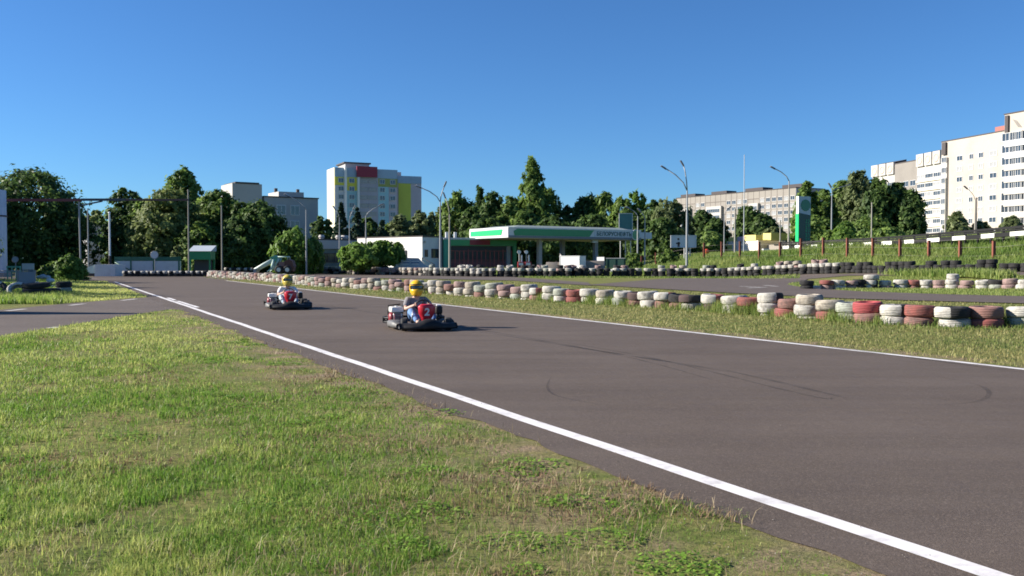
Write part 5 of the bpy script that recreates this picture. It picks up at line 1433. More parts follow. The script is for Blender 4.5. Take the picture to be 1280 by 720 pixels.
# --- shop with green frame
o, ln = facade('shop', 'flat-roofed petrol station shop with green frame and red sign', 'shop', 553.5, 126.5, 644, 130)
X_ = lambda u: px(ln, 553.5, 126.5, 644, 130, u); zt = Zp(298.3, 128)
DGL = M('shop_glass', (0.02, 0.022, 0.028), rough=0.25, vary=0.5, scale=0.7, spec=0.25); MAROON = M('maroon_frame', (0.30, 0.06, 0.06), rough=0.5)
mb = MB(); mb.box((ln / 2, 4.5, zt / 2), (ln, 9, zt)); mb.build('wall', M('shop_wall', (0.12, 0.10, 0.10), rough=0.6), o)
mb = MB(); mb.box((ln / 2, -0.25, zt - 0.55), (ln, 0.5, 0.75)); fa = mb.build('fascia', GREEN, o)
mb = MB(); mb.box(((X_(586) + X_(611)) / 2, -0.53, zt - 0.5), (X_(611) - X_(586), 0.08, 0.62)); mb.build('red_sign', REDB, fa)
mb = MB(); mb.box((ln / 2, -0.2, zt - 0.08), (ln, 0.62, 0.16)); mb.box((ln / 2, 4.5, zt + 0.05), (ln, 9, 0.1)); mb.build('roof', M('roof_edge', (0.42, 0.42, 0.44), rough=0.6), o)
for a, b_ in ((553.6, 562), (640, 644)):
    mb = MB(); mb.box(((X_(a) + X_(b_)) / 2, -0.27, zt / 2 - 0.1), (X_(b_) - X_(a), 0.5, zt - 0.25)); mb.build('pillar', M('teal_pillar', (0.03, 0.26, 0.18), rough=0.4) if a < 600 else GREEN, o)
mb = MB(); mb.box(((X_(562) + X_(640)) / 2, -0.03, zt / 2 - 0.5), (X_(640) - X_(562), 0.06, zt - 1.0)); gl = mb.build('glazing', DGL, o)
mb = MB()
for k in range(15): mb.box((X_(563) + (X_(639) - X_(563)) * k / 14, -0.10, 1.5), (0.12, 0.08, 2.6 if k % 4 else 2.9))
for z in (0.35, 1.6, 2.75): mb.box(((X_(562) + X_(640)) / 2, -0.16, z), (X_(640) - X_(562), 0.04, 0.06))
mb.build('glazing_frame', MAROON, gl)
mb = MB(); mb.box(((X_(562) + X_(640)) / 2, -0.09, 0.95), (X_(640) - X_(562), 0.05, 1.0)); mb.build('plinth', M('plinth_red', (0.15, 0.045, 0.05), rough=0.6, vary=0.3, scale=1.5), o)
for u_ in (566, 577):
    mb = MB(); mb.box((X_(u_), 3, zt + 0.45), (0.32, 0.32, 0.9)); mb.build('chimney', M('vent_metal', (0.5, 0.5, 0.5), rough=0.5), o)
# --- canopy
o, ln = facade('canopy', 'petrol station canopy with a green and white fascia', 'canopy', 635.5, 121, 801, 134)
X_ = lambda u: px(ln, 635.5, 121, 801, 134, u)
zb = Zp(297, 121); th = Zp(283.6, 121) - zb; dep = 9.0
SILV = M('canopy_silver', (0.52, 0.54, 0.58), rough=0.4, vary=0.04); SOFF = M('canopy_soffit', (0.30, 0.29, 0.30), rough=0.7); CW = M('canopy_white', (0.60, 0.60, 0.59), rough=0.4, vary=0.04)
xe = ln
mb = MB(); mb.box((xe / 2, dep / 2, zb + th / 2), (xe, dep, th - 0.02)); mb.build('deck', CW, o)
mb = MB(); mb.box((xe / 2, dep / 2, zb - 0.02), (xe - 0.3, dep - 0.3, 0.1)); mb.build('soffit', SOFF, o)
mb = MB(); mb.add([(-0.9 + 1.8, 0.4, zb + th), (xe - 1.5, 0.4, zb + th), (xe - 2.4, 1.4, zb + th + 0.30), (2.6, 1.4, zb + th + 0.30), (0.9, dep - .4, zb + th), (xe - 1.5, dep - .4, zb + th), (xe - 2.4, dep - 1.4, zb + th + .3), (2.6, dep - 1.4, zb + th + .3)], [(0, 1, 2, 3), (3, 2, 6, 7), (7, 6, 5, 4), (1, 5, 6, 2), (4, 0, 3, 7)]); mb.build('roof', M('canopy_roof', (0.26, 0.30, 0.28), rough=0.6), o)
xg = X_(742)
mb = MB(); mb.prism([(0.9, zb + 0.29), (xg - 0.7, zb + 0.29), (xg, zb + th - 0.17), (1.3, zb + th - 0.17), (0.75, zb + th * 0.62)], 0.0, 0.06, T=Matrix(((1, 0, 0, 0), (0, 0, -1, 0), (0, 1, 0, 0), (0, 0, 0, 1)))); f1 = mb.build('fascia_stripe', GREEN, o)
mb = MB(); mb.box((xe / 2 + xg / 2 + 0.1, -0.03, zb + th * 0.52), (xe - xg - 0.1, 0.06, th * 0.6)); f2 = mb.build('fascia_panel', SILV, o)
mb = MB(); mb.box((xe / 2, -0.02, zb + 0.15), (xe, 0.08, 0.26)); mb.build('fascia_base', M('fascia_dark', (0.16, 0.17, 0.20), rough=0.5), o)
mb = MB(); mb.box((xe / 2, -0.03, zb + th - 0.08), (xe, 0.08, 0.16)); mb.build('fascia_top', CW, o)
text_mesh('lettering', 'БЕЛОРУСНЕФТЬ', 0.72, M('letter_green', (0.03, 0.10, 0.09), rough=0.5), f2, ((X_(749) + X_(785)) / 2, -0.075, zb + th * 0.52), (math.pi / 2, 0, 0), 0.02, bold=0.015)
mb = MB()   # sunlit end
mb.prism([(0.0, zb + 0.02), (dep, zb + 0.02), (dep, zb + th * 0.95), (0, zb + th)], -0.06, 0.0, T=Matrix(((0, 0, 1, 0), (1, 0, 0, 0), (0, 1, 0, 0), (0, 0, 0, 1)))); mb.build('end_fascia', CW, o)
mb = MB(); mb.prism([(1.5, zb + 0.35), (dep - 0.35, zb + 0.32), (dep - 0.35, zb + th * 0.72), (1.2, zb + th * 0.8)], -0.12, -0.062, T=Matrix(((0, 0, 1, 0), (1, 0, 0, 0), (0, 1, 0, 0), (0, 0, 0, 1)))); mb.build('end_stripe', SUNGREEN, o)
T = Matrix.Translation((X_(793.5), -0.14, zb + th * 0.5)) @ Matrix.Rotation(math.pi / 2, 4, 'X')
mb = MB(); mb.cyl((0, 0, -0.08), (0, 0, 0.05), th * 0.55, n=28, T=T); bd = mb.build('badge', CW, o)
mb = MB(); mb.cyl((0, 0, 0.052), (0, 0, 0.07), th * 0.47, n=28, T=T); mb.build('badge_face', M('badge_green', (0.10, 0.30, 0.13), rough=0.4), bd)
mb = MB(); mb.box((X_(808) - 0.2, 0.5, zb + th * 0.46), (X_(815) - X_(799), 1.0, th * 0.66)); mb.build('sign_box', SILV, o)
for u_, y_ in ((687, 2.2), (671, 6.5), (757.5, 2.2), (741, 6.5)):
    z0 = 0.2; mb = MB(); mb.box((X_(u_), y_, (zb + z0) / 2), (0.50, 0.50, zb - z0)); mb.build('column', M('column_grey', (0.34, 0.33, 0.35), rough=0.6), o)
mb = MB(); mb.box((X_(749), 1.0, zb - 0.25), (0.9, 0.4, 0.4)); mb.build('lamp_box', CW, o)

# ------------------------------------------------------------------ station yard
CONC = M('concrete_block', (0.30, 0.255, 0.225), rough=0.9, vary=0.15, scale=4, dirt=(0.2, 0.17, 0.15), dirt_amt=0.6, bump=0.4, bscale=10)
BWHT = M('white_board', (0.72, 0.71, 0.69), rough=0.5, vary=0.02)
def slab(u0_, u1_, v0_, v1_, d, t_, rz=0.0, zb_=None):
    x0, y0 = P(u0_, d); x1, _ = P(u1_, d); z1 = Zp(v0_, d); z0 = Zp(v1_, d) if zb_ is None else zb_
    return (x0 + x1) / 2, y0, z0, abs(x1 - x0), z1 - z0
x, y, z, w_, h_ = slab(698.5, 725.5, 311, 331, 106, 1); z = float(hz(x, y))
o = thing('white_container', 'plain white cabin container standing between the two concrete blocks', 'container', (x, y, z), -0.55)
w_ *= 1.05
mb = MB(); mb.box((0, 0.7, h_ / 2 + 0.05), (w_, 1.4, h_)); mb.build('box', BWHT, o)
mb = MB()
for s in (-1, 1): mb.box((s * (w_ / 2 - 0.05), -0.012, h_ / 2 + 0.05), (0.08, 0.03, h_ * 0.98))
mb.build('corner_trim', BWHT, o)
mb = MB(); mb.box((0, 0.7, h_ + 0.08), (w_ + .06, 1.46, 0.06)); mb.build('roof', M('pale_roof', (0.6, 0.6, 0.6)), o)
for u0_, u1_, v0_, lab in ((682.5, 697.5, 318, 'smaller concrete block on the shop side of the white container'), (728, 755.5, 316.5, 'larger concrete block with a white board on top')):
    x, y, z, w_, h_ = slab(u0_, u1_, v0_, 331, 107, 1); z = float(hz(x, y))
    o = thing('concrete_block', lab, 'concrete block', (x, y, z), -0.22, 'concrete blocks by the container')
    mb = MB(); mb.box((0, 0.5, h_ / 2), (w_, 1.0, h_), ch=0.03); mb.build('block', CONC, o)
    mb = MB()
    for s in (-1, 1): mb.tube([(s * w_ * 0.3 - 0.1, 0.5, h_ - 0.02), (s * w_ * 0.3 - 0.06, 0.5, h_ + 0.1), (s * w_ * 0.3 + 0.06, 0.5, h_ + 0.1), (s * w_ * 0.3 + 0.1, 0.5, h_ - 0.02)], 0.015, 6)
    mb.build('lifting_loops', ROOFD, o)
    if u0_ > 700:
        q_ = thing('white_board', 'small white board standing on the larger concrete block', 'board', (x + w_ * 0.34, y + 0.3, z + h_), -0.5)
        mb = MB(); mb.box((0, 0, 0.22), (0.85, 0.05, 0.40)); mb.build('panel', BWHT, q_); mb = MB(); mb.box((0, 0.06, 0.12), (0.7, 0.1, 0.24)); mb.build('foot', CONC, q_)
PUMPR = M('pump_red', (0.28, 0.02, 0.03), rough=0.4)
for u_, lab in ((651, 'red fuel pump with a round white top sign beside the shop'), (660, 'second red fuel pump with a white post, under the canopy')):
    x, y = P(u_, 118); z = float(hz(x, y))
    o = thing('fuel_pump', lab, 'fuel pump', (x, y, z), 0.1, 'fuel pumps under the canopy')
    mb = MB(); mb.box((0, 0, 0.55), (0.75, 0.45, 1.1), ch=0.04); mb.build('cabinet', PUMPR, o)
    mb = MB(); mb.box((0, -0.235, 0.85), (0.5, 0.03, 0.3)); mb.build('display', BWHT, o)
    mb = MB(); mb.tube([(0.4, 0, 0.5), (0.55, -0.1, 0.3), (0.52, -0.1, 0.9)], 0.025, 6); mb.build('hose', ROOFD, o)
    mb = MB(); mb.box((0.1, 0, 1.5), (0.16, 0.12, 0.8)); mb.cyl((-0.2, -0.05, 2.25), (-0.2, 0.05, 2.25), 0.22, n=16); mb.cyl((-0.2, 0, 1.05), (-0.2, 0, 2.1), 0.03, n=6); mb.build('top_sign', BWHT, o)
x, y = P(770, 110); z = float(hz(x, y))
o = thing('green_container', 'dark green steel skip container at the end of the concrete blocks', 'container', (x, y, z), -0.25)
mb = MB(); mb.prism([(-1.0, -0.6), (1.0, -0.6), (1.0, 0.6), (-1.0, 0.6)], 0.05, 1.45); mb.build('body', M('skip_green', (0.02, 0.07, 0.05), rough=0.6), o)
mb = MB(); mb.box((0, 0, 1.5), (2.06, 1.26, 0.08), rz=0.0); mb.build('lid', M('skip_lid', (0.35, 0.36, 0.35), rough=0.6), o)
mb = MB()
for s in (-1, 0, 1): mb.box((s * 0.9, -0.62, 0.75), (0.07, 0.05, 1.4))
mb.build('ribs', M('skip_green'  , (0, 0, 0)), o)
# van beside the annex
VANB = M('van_shaded_body', (0.42, 0.46, 0.52), rough=0.35, vary=0.03); VANW = M('van_white', (0.78, 0.77, 0.75), rough=0.35)  # blue-grey side carries the white van's shade in its colour
x, y = P(515, 110); z = float(hz(x, y)) + 0.02
o = thing('parked_van', 'pale van with reflections painted across its side windows, parked at the annex', 'van', (x, y, z), 0.12)
k_ = 1.95
mb = MB(); sidep = [(-k_, 0.35), (k_ - 0.1, 0.35), (k_, 0.75), (k_ - 0.55, 1.0), (k_ - 1.25, 1.75), (-k_ + 0.1, 1.8), (-k_, 1.0)]
mb.prism(sidep, -0.85, 0.85, T=Matrix(((1, 0, 0, 0), (0, 0, 1, 0), (0, 1, 0, 0), (0, 0, 0, 1)))); bd = mb.build('body', VANB, o)
mb = MB(); mb.box((-k_ - 0.02, 0, 1.05), (0.06, 1.6, 1.3)); mb.box((-k_ + 0.25, -0.87, 1.3), (0.5, 0.04, 1.0)); mb.build('sunlit_rear_door', VANW, o)  # rear kept bright white for the sun falling on it
for xx in (-0.75, 0.35):
    mb = MB(); mb.box((xx, -0.865, 1.33), (0.9, 0.03, 0.5)); wn = mb.build('window', M('van_glass', (0.10, 0.16, 0.30), rough=0.1), o)
    mb = MB(); mb.box((xx, -0.885, 1.40), (0.86, 0.012, 0.10)); mb.box((xx, -0.885, 1.10), (0.86, 0.012, 0.09)); mb.build('stripe', VANW, wn)  # pale reflections in the side glass, painted as white bars
mb = MB(); mb.add([(k_ - 0.60, -0.72, 1.05), (k_ - 0.60, 0.72, 1.05), (k_ - 1.2, 0.72, 1.70), (k_ - 1.2, -0.72, 1.70)], [(0, 1, 2, 3)], T=Matrix.Translation((0.03, 0, 0.03))); mb.build('windscreen', GLASS, o)
for xx in (-1.25, 1.25):
    for yy in (-0.8, 0.8):
        T = Matrix.Translation((xx, yy, 0.33)) @ Matrix.Rotation(math.pi / 2, 4, 'X'); mb = MB(); mb.lathe([(0.16, -0.1), (0.31, -0.11), (0.33, -0.05), (0.33, 0.05), (0.31, 0.11), (0.16, 0.1)], n=18, T=T, closed=True); wh = mb.build('wheel', KRUB, o)
        mb = MB(); mb.cyl((0, 0, -0.09), (0, 0, 0.09), 0.17, n=14, T=T); mb.build('rim', KSTL, wh)
mb = MB(); mb.box((k_ - 0.02, 0, 0.45), (0.14, 1.6, 0.2), ch=0.03); mb.build('bumper', ROOFD, o)
for s in (-1, 1): mb = MB(); mb.box((k_ - 0.03, s * 0.6, 0.72), (0.1, 0.3, 0.14)); mb.build('headlight', VANW, o)
# metal steps at the annex
x, y = P(535, 117); z = float(hz(x, y))
o = thing('metal_steps', 'dark metal steps with a handrail against the annex front', 'steps', (x, y, z), 0.12)
mb = MB()
for k in range(5): mb.box((0.28 * k - 0.5, 0, 0.9 - 0.18 * k), (0.3, 0.8, 0.04))
mb.build('treads', ROOFD, o)
mb = MB()
for s in (-0.4, 0.4): mb.tube([(-0.7, s, 0.9), (0.8, s, 0.05)], 0.035, 6); mb.tube([(-0.7, s, 1.75), (0.8, s, 0.9), (0.8, s, 0.0)], 0.025, 6); mb.tube([(-0.7, s, 0.0), (-0.7, s, 1.75)], 0.025, 6)
mb.build('handrail', ROOFD, o)
# price sign
x, y = P(1000, 108); z = float(hz(x, y)); zt = Zp(245.5, 108); z0 = Zp(303, 108)
a = Vector(P(998, 107.6)); c = Vector(P(1012.6, 108.3)); ln = (c - a).length
o = thing('price_sign', 'tall green price sign with a round emblem beside the roadside trees', 'sign', (a.x, a.y, z), math.atan2((c - a).y, (c - a).x))
H1, H0 = zt - z, z0 - z
mb = MB(); mb.box((ln / 2, 0.17, (H1 + H0) / 2), (ln, 0.34, H1 - H0)); mb.build('cabinet', M('sign_grey', (0.40, 0.45, 0.50), rough=0.4, vary=0.05), o)
hs = H0 + (H1 - H0) * 0.62
mb = MB(); mb.box((-0.03, 0.17, (H1 + hs) / 2), (0.06, 0.36, H1 - hs)); mb.build('edge_strip', BWHT, o)
mb = MB(); mb.box((-0.035, 0.18, (hs + H0) / 2), (0.10, 0.46, hs - H0)); mb.build('edge_strip', SUNGREEN, o)
mb = MB(); mb.prism([(0.0, H0), (ln, H0), (ln, hs - 0.15), (ln * 0.5, hs - 0.02), (0.0, hs + 0.1)], 0.0, 0.03, T=Matrix(((1, 0, 0, 0), (0, 0, -1, 0), (0, 1, 0, 0), (0, 0, 0, 1)))); mb.build('price_panel', M('sign_dark_green', (0.012, 0.05, 0.04), rough=0.4), o)
T = Matrix.Translation((ln * 0.56, -0.02, H1 - 0.95)) @ Matrix.Rotation(math.pi / 2, 4, 'X')
mb = MB(); mb.cyl((0, 0, -0.02), (0, 0, 0.03), 0.62, n=28, T=T); mb.build('emblem', M('emblem_green', (0.03, 0.17, 0.10), rough=0.4), o)
DIG = M('price_digit', (0.05, 0.45, 0.20), rough=0.4)
for k in range(5):
    mb = MB(); zz = hs - 0.75 - k * (hs - H0 - 0.9) / 4.3
    for q_ in range(2):
        xx = ln * (0.60 + 0.2 * q_); s_ = 0.16
        for dx__, dz__, ww, hh in ((0, s_, 0.16, 0.035), (0, 0, 0.16, 0.035), (0, -s_, 0.16, 0.035), (0.085, s_ / 2, 0.035, s_), (0.085, -s_ / 2, 0.035, s_)): mb.box((xx + dx__, -0.05, zz + dz__), (ww, 0.03, hh))
    mb.build('price_digits', DIG, o)
mb = MB(); mb.box((0.1, 0.17, H0 / 2), (0.2, 0.2, H0 + 0.2)); mb.box((ln - 0.15, 0.17, H0 / 2), (0.15, 0.2, H0 + 0.2)); mb.build('posts', M('column_grey', (0, 0, 0)), o)
# white billboard with its legs
def billboard(name, label, u0_, u1_, v0_, v1_, d, mat, legs, fig=False, fr=SILV):
    x0, y0 = P(u0_, d); x1, _ = P(u1_, d); z = float(hz((x0 + x1) / 2, y0)); zt, zb_ = Zp(v0_, d) - z, Zp(v1_, d) - z; w_ = x1 - x0
    o = thing(name, label, 'billboard', ((x0 + x1) / 2, y0, z), 0.0)
    mb = MB(); mb.box((0, 0, (zt + zb_) / 2), (w_, 0.12, zt - zb_)); pn = mb.build('panel', mat, o)
    mb = MB()
    for s in (-1, 1): mb.box((s * (w_ / 2 + .02), -0.03, (zt + zb_) / 2), (0.08, 0.2, zt - zb_ + 0.1)); mb.box((0, -0.03, (zt + zb_) / 2 + s * (zt - zb_ + .02) / 2), (w_, 0.2, 0.08))
    mb.build('frame', fr, o)
    if fig:
        mb = MB(); mb.box((-w_ * 0.22, -0.07, zb_ + 0.45), (0.5, 0.02, 0.15)); mb.box((-w_ * 0.20, -0.07, zb_ + 0.32), (0.25, 0.02, 0.6)); mb.cyl((-w_ * 0.21, -0.08, zb_ + 0.95), (-w_ * 0.21, -0.06, zb_ + 0.95), 0.13, n=12); mb.build('printed_figure', ROOFD, pn)
    for q_ in legs:
        mb = MB(); mb.cyl((w_ * q_, 0.12, -0.1), (w_ * q_, 0.12, zt - 0.05), 0.08, n=8); mb.build('leg', M('leg_steel', (0.42, 0.41, 0.40), rough=0.5), o)
    return o
billboard('billboard', 'white billboard with a small dark printed figure before the dark trees', 838.8, 869.5, 294.5, 309, 118, M('billboard_face', (0.55, 0.57, 0.62), rough=0.5, vary=0.04), (0.05, 0.28), True)
billboard('billboard', 'teal advertising panels on three legs behind the canopy end', 774, 790, 267, 287, 150, M('teal_panel', (0.05, 0.16, 0.16), rough=0.5, vary=0.3, scale=0.8), (-0.4, 0.0, 0.4))
# yellow roofed pavilion
YRF = M('yellow_roof', (0.66, 0.58, 0.18), rough=0.7); PVW = M('pavilion_wall', (0.74, 0.66, 0.60), rough=0.8); PNK = M('pavilion_pink', (0.55, 0.38, 0.46), rough=0.8)
o, ln = facade('pavilion', 'small white pavilion with yellow roof pieces beyond the embankment', 'building', 907, 170, 972, 158)
X_ = lambda u: px(ln, 907, 170, 972, 158, u); zt = Zp(301, 165)
mb = MB(); mb.box((ln * 0.32, 3, zt / 2), (ln * 0.64, 6, zt)); mb.build('wall', PVW, o)
for a, b_, z_, mt in ((911, 919, 296, YRF), (922, 932, 295.5, PNK), (931, 945, 294, YRF), (954, 964, 292.5, YRF), (954, 960, 300, YRF)):
    zz = Zp(z_, 165); mb = MB(); mb.box(((X_(a) + X_(b_)) / 2, 2.5, (zz + zt) / 2 + 0.003), (X_(b_) - X_(a), 5.2, abs(zz - zt))); mb.build('roof', mt, o)
mb = MB(); mb.box(((X_(950) + X_(972)) / 2, 4, zt / 2 - 0.3), (X_(972) - X_(950), 5, zt - 0.8)); mb.build('side_wing', M('dull_wall', (0.25, 0.22, 0.19)), o)
mb = MB(); mb.box((X_(912), -0.05, zt - 1.4), (1.2, 0.12, 1.6)); mb.build('door', YRF, o)
x, y = P(957, 140); z = float(hz(x, y))
o = thing('white_kiosk', 'tiny white box with a dark opening before the pavilion', 'kiosk', (x, y, z), 0)
mb = MB(); mb.box((0, 0, 0.62), (0.85, 0.7, 0.25)); mb.box((-0.36, 0, 0.3), (0.12, 0.7, 0.6)); mb.box((0.36, 0, 0.3), (0.12, 0.7, 0.6)); mb.build('box', BWHT, o)
x, y = P(883, 128); z = float(hz(x, y))
o = thing('red_bin', 'small orange red bin behind the brown fence posts', 'bin', (x, y, z), 0)
mb = MB(); mb.lathe([(0.28, 0), (0.34, 0.75), (0.36, 0.78)], n=14); mb.build('body', M('bin_red', (0.5, 0.07, 0.03), rough=0.5), o)
mb = MB(); mb.lathe([(0.37, 0.78), (0.3, 0.9), (0.02, 0.95)], n=14); mb.build('lid', M('bin_red', (0, 0, 0)), o)
# ------------------------------------------------------------------ lamp posts, masts
GALV = M('galvanised_steel', (0.27, 0.28, 0.29), rough=0.45, vary=0.1, metal=0.0); CPOLE = M('concrete_pole', (0.30, 0.28, 0.24), rough=0.85, vary=0.12, scale=2); LHEAD = M('lamp_head', (0.10, 0.10, 0.11), rough=0.5); LGLS = M('lamp_glass', (0.65, 0.67, 0.70), rough=0.25)
def lamp(label, u, d, vtop, arms, r=0.10, mat=GALV, vjoint=None, group='street lamps', zb=None):
    """arms: list of (u, v) of each lamp head; the arm leaves the pole at vtop"""
    x, y = P(u, d); z = float(hz(x, y)); h = Zp(vtop, d) - z
    o = thing('street_lamp', label, 'street lamp', (x, y, z), 0, group)
    mb = MB(); mb.cyl((0, 0, -0.1), (0, 0, h * 0.72), r, r * 0.8, n=10); mb.cyl((0, 0, h * 0.72), (0, 0, h), r * 0.66, r * 0.5, n=10); mb.build('pole', mat, o)
    for (ua, va) in arms:
        ax, _ = P(ua, d); az = Zp(va, d) - z; dx = ax - x
        mb = MB(); s = 1 if dx > 0 else -1
        pts = [(0, 0, h - 0.05), (dx * 0.18, 0, h + (az - h) * 0.35), (dx * 0.55, 0, h + (az - h) * 0.72), (dx, 0, az)]
        mb.tube(pts, r * 0.42, 8); ar = mb.build('arm', mat, o)
        t = (Vector(pts[3]) - Vector(pts[2])).normalized(); 
        if abs(t.x) < 0.3: t = Vector((s * 0.5, 0, 0.8)).normalized()
        T = Matrix.Translation((dx, 0, az)) @ Vector((1, 0, 0)).rotation_difference(t).to_matrix().to_4x4()
        mb = MB(); mb.box((0.28, 0, 0.03), (0.68, 0.26, 0.12), T=T, ch=0.04); hd_ = mb.build('lamp_head', LHEAD, ar)
        mb = MB(); mb.box((0.30, 0, -0.045), (0.50, 0.20, 0.05), T=T, ch=0.015); mb.build('lamp_glass', LGLS, hd_)
    return o
lamp('tall street lamp with one long arm in front of the grey block', 383, 106, 262, [(362.5, 245.5)])
lamp('small street lamp with a short stub arm before the first spruce', 424.5, 122, 272, [(420, 262)], r=0.09)
lamp('small street lamp bent towards the tower block, next to the stub armed one', 437, 124, 276, [(442, 262)], r=0.09)
lamp('street lamp with a rising arm before the coloured tower', 457.5, 118, 270, [(474.5, 257.5)], r=0.10)
lamp('tall double lamp post at the annex corner with arms up to both sides', 550.5, 104, 252, [(526.5, 234.5), (555.5, 233.5)], r=0.12)
lamp('curved lamp post close beside the double one at the annex', 562, 106, 268, [(557, 247)], r=0.12, mat=CPOLE)
lamp('lamp post with a hooked top behind the round canopy badge', 797, 122, 270, [(787, 261)], r=0.11)
lamp('lamp post with a bent top just past the round canopy badge', 806, 122, 274, [(801, 265)], r=0.11)
lamp('tallest double lamp post rising beside the white billboard', 858.5, 100, 238, [(854, 207), (832, 211)], r=0.13)
lamp('tall lamp post with a loose arm before the panel block end', 985.5, 112, 226, [(968, 211)], r=0.12, mat=CPOLE)
lamp('street lamp with a white box on its pole and a long arm', 1039, 122, 240, [(1057, 232), (1038, 234)], r=0.10)
lamp('thin lamp pole before the cream block with a small arm', 1218, 130, 250, [(1208, 236)], r=0.10, mat=CPOLE)
lamp('low lamp pole before the pavilion with a short arm', 905, 124, 268, [(909, 262)], r=0.08)
x, y = P(1039, 121.6); z = float(hz(x, y))
o = thing('meter_box', 'white electric box fixed to the lamp pole by the price sign', 'box', (x, y - 0.2, Zp(299, 121.6)), 0)
mb = MB(); mb.box((0, 0, 0), (0.62, 0.25, 0.75), ch=0.03); mb.build('case', BWHT, o); mb = MB(); mb.box((0, -0.13, 0), (0.5, 0.02, 0.62)); mb.build('door', BWHT, o)
mb = MB(); mb.box((0, 0, 0.41), (0.7, 0.32, 0.05)); mb.build('lid', GALV, o)
def mast(name, label, u, d, vtop, r, mat, cat='pole', foot=None, cap=True):
    x, y = P(u, d); z = float(hz(x, y)); h = Zp(vtop, d) - z
    o = thing(name, label, cat, (x, y, z), 0, 'poles and masts')
    mb = MB(); mb.cyl((0, 0, -0.1), (0, 0, h), r, r * 0.75, n=10); mb.build('shaft', mat, o)
    if foot: mb = MB(); mb.cyl((0, 0, 0), (0, 0, foot), r * 1.25, n=12); mb.build('foot', ROOFD, o)
    if cap: mb = MB(); mb.sphere((0, 0, h), r * 1.1, 8); mb.build('finial', mat, o)
    return o
WPOLE = M('white_pole', (0.74, 0.74, 0.76), rough=0.4)
mast('thin_mast', 'thin grey mast just behind the gantry post', 110.5, 100, 262, 0.065, GALV)
mast('white_pole', 'white pole with a black foot beside the barrier wall', 137.5, 104, 266, 0.11, WPOLE, foot=2.0)
mast('utility_pole', 'tall thin concrete pole before the sunlit trees, next to the green kiosk', 236, 96, 238, 0.075, CPOLE)
mast('utility_pole', 'shorter concrete pole among the dark trees behind the red and white tyres', 277.5, 98, 258, 0.075, CPOLE)
mast('flagpole', 'very tall white flagpole before the panel block', 929.5, 118, 194, 0.055, M('flagpole_paint', (0.42, 0.44, 0.47), rough=0.5), 'flagpole')
mast('utility_pole', 'brownish pole beside the tall white flagpole', 918.5, 122, 262, 0.12, CPOLE)
mast('utility_pole', 'dark pole next to the pavilion wing', 975, 126, 276, 0.10, CPOLE)
mast('utility_pole', 'thin pole standing in front of the dark poplar clump', 1089, 112, 254, 0.08, CPOLE)
mast('utility_pole', 'tall pole before the dark balcony shaft of the cream block', 1181, 130, 224, 0.13, CPOLE)
mast('utility_pole', 'plain pole right behind the thin lamp pole of the cream block', 1219.5, 133, 248, 0.13, M('dark_pole', (0.20, 0.17, 0.15), rough=0.9))

# ------------------------------------------------------------------ start gantry
GRED = M('gantry_red', (0.13, 0.022, 0.028), rough=0.5, vary=0.2, scale=1.0); GDRK = M('gantry_dark', (0.05, 0.055, 0.07), rough=0.5)
d = 94; zt = Zp(248.5, d); x0, y0 = P(101, d)
o = thing('start_gantry', 'long start gantry beam on thin posts over the far end of the track', 'gantry', (x0, y0, 0), 0)
xl = P(-60, d)[0] - x0; xm = P(103, d)[0] - x0; xr = P(158, d)[0] - x0; xq = P(236, d)[0] - x0
mb = MB(); mb.box(((xl + xm) / 2, 0, zt - 0.12), (xm - xl, 0.24, 0.24)); mb.build('beam', GRED, o)
mb = MB(); mb.box(((xm + xr) / 2, 0, zt - 0.08), (xr - xm - 0.004, 0.22, 0.22)); mb.build('beam', GDRK, o)
mb = MB(); mb.box(((xr + xq) / 2, 0, zt - 0.10), (xq - xr - 0.004, 0.18, 0.18)); mb.build('beam', M('gantry_brown', (0.10, 0.05, 0.04), rough=0.6), o)
mb = MB(); mb.cyl((0, 0.0, -0.1), (-0.1, 0.0, zt - 0.25), 0.075, n=10); mb.build('post', GALV, o)
mb = MB(); mb.cyl((xl, 0.0, -0.1), (xl, 0.0, zt - 0.25), 0.10, n=10); mb.build('post', GALV, o)
mb = MB(); mb.tube([(0.1, 0, zt - 0.62), (P(129, d)[0] - x0, 0, zt - 0.22)], 0.07, 8); mb.build('brace', GDRK, o)
# pale blue pillar at the frame edge
x, y = P(-4, 92); o = thing('pale_pillar', 'pale blue rectangular pillar at the frame edge with dark clamps', 'pillar', (x, y, 0), 0)
hh = Zp(237.5, 92); mb = MB(); mb.box((0, 0, hh / 2), (P(6, 92)[0] - P(-14, 92)[0], 0.9, hh), ch=0.03); mb.build('shaft', M('pillar_blue', (0.42, 0.50, 0.62), rough=0.6, vary=0.06), o)
mb = MB(); mb.box((0, 0, Zp(270, 92)), (P(7, 92)[0] - P(-15, 92)[0], 0.96, 0.14)); mb.build('clamp', ROOFD, o)
mb = MB(); mb.box((0, 0, 0.2), (1.9, 1.2, 0.4)); mb.build('footing', CONC, o)

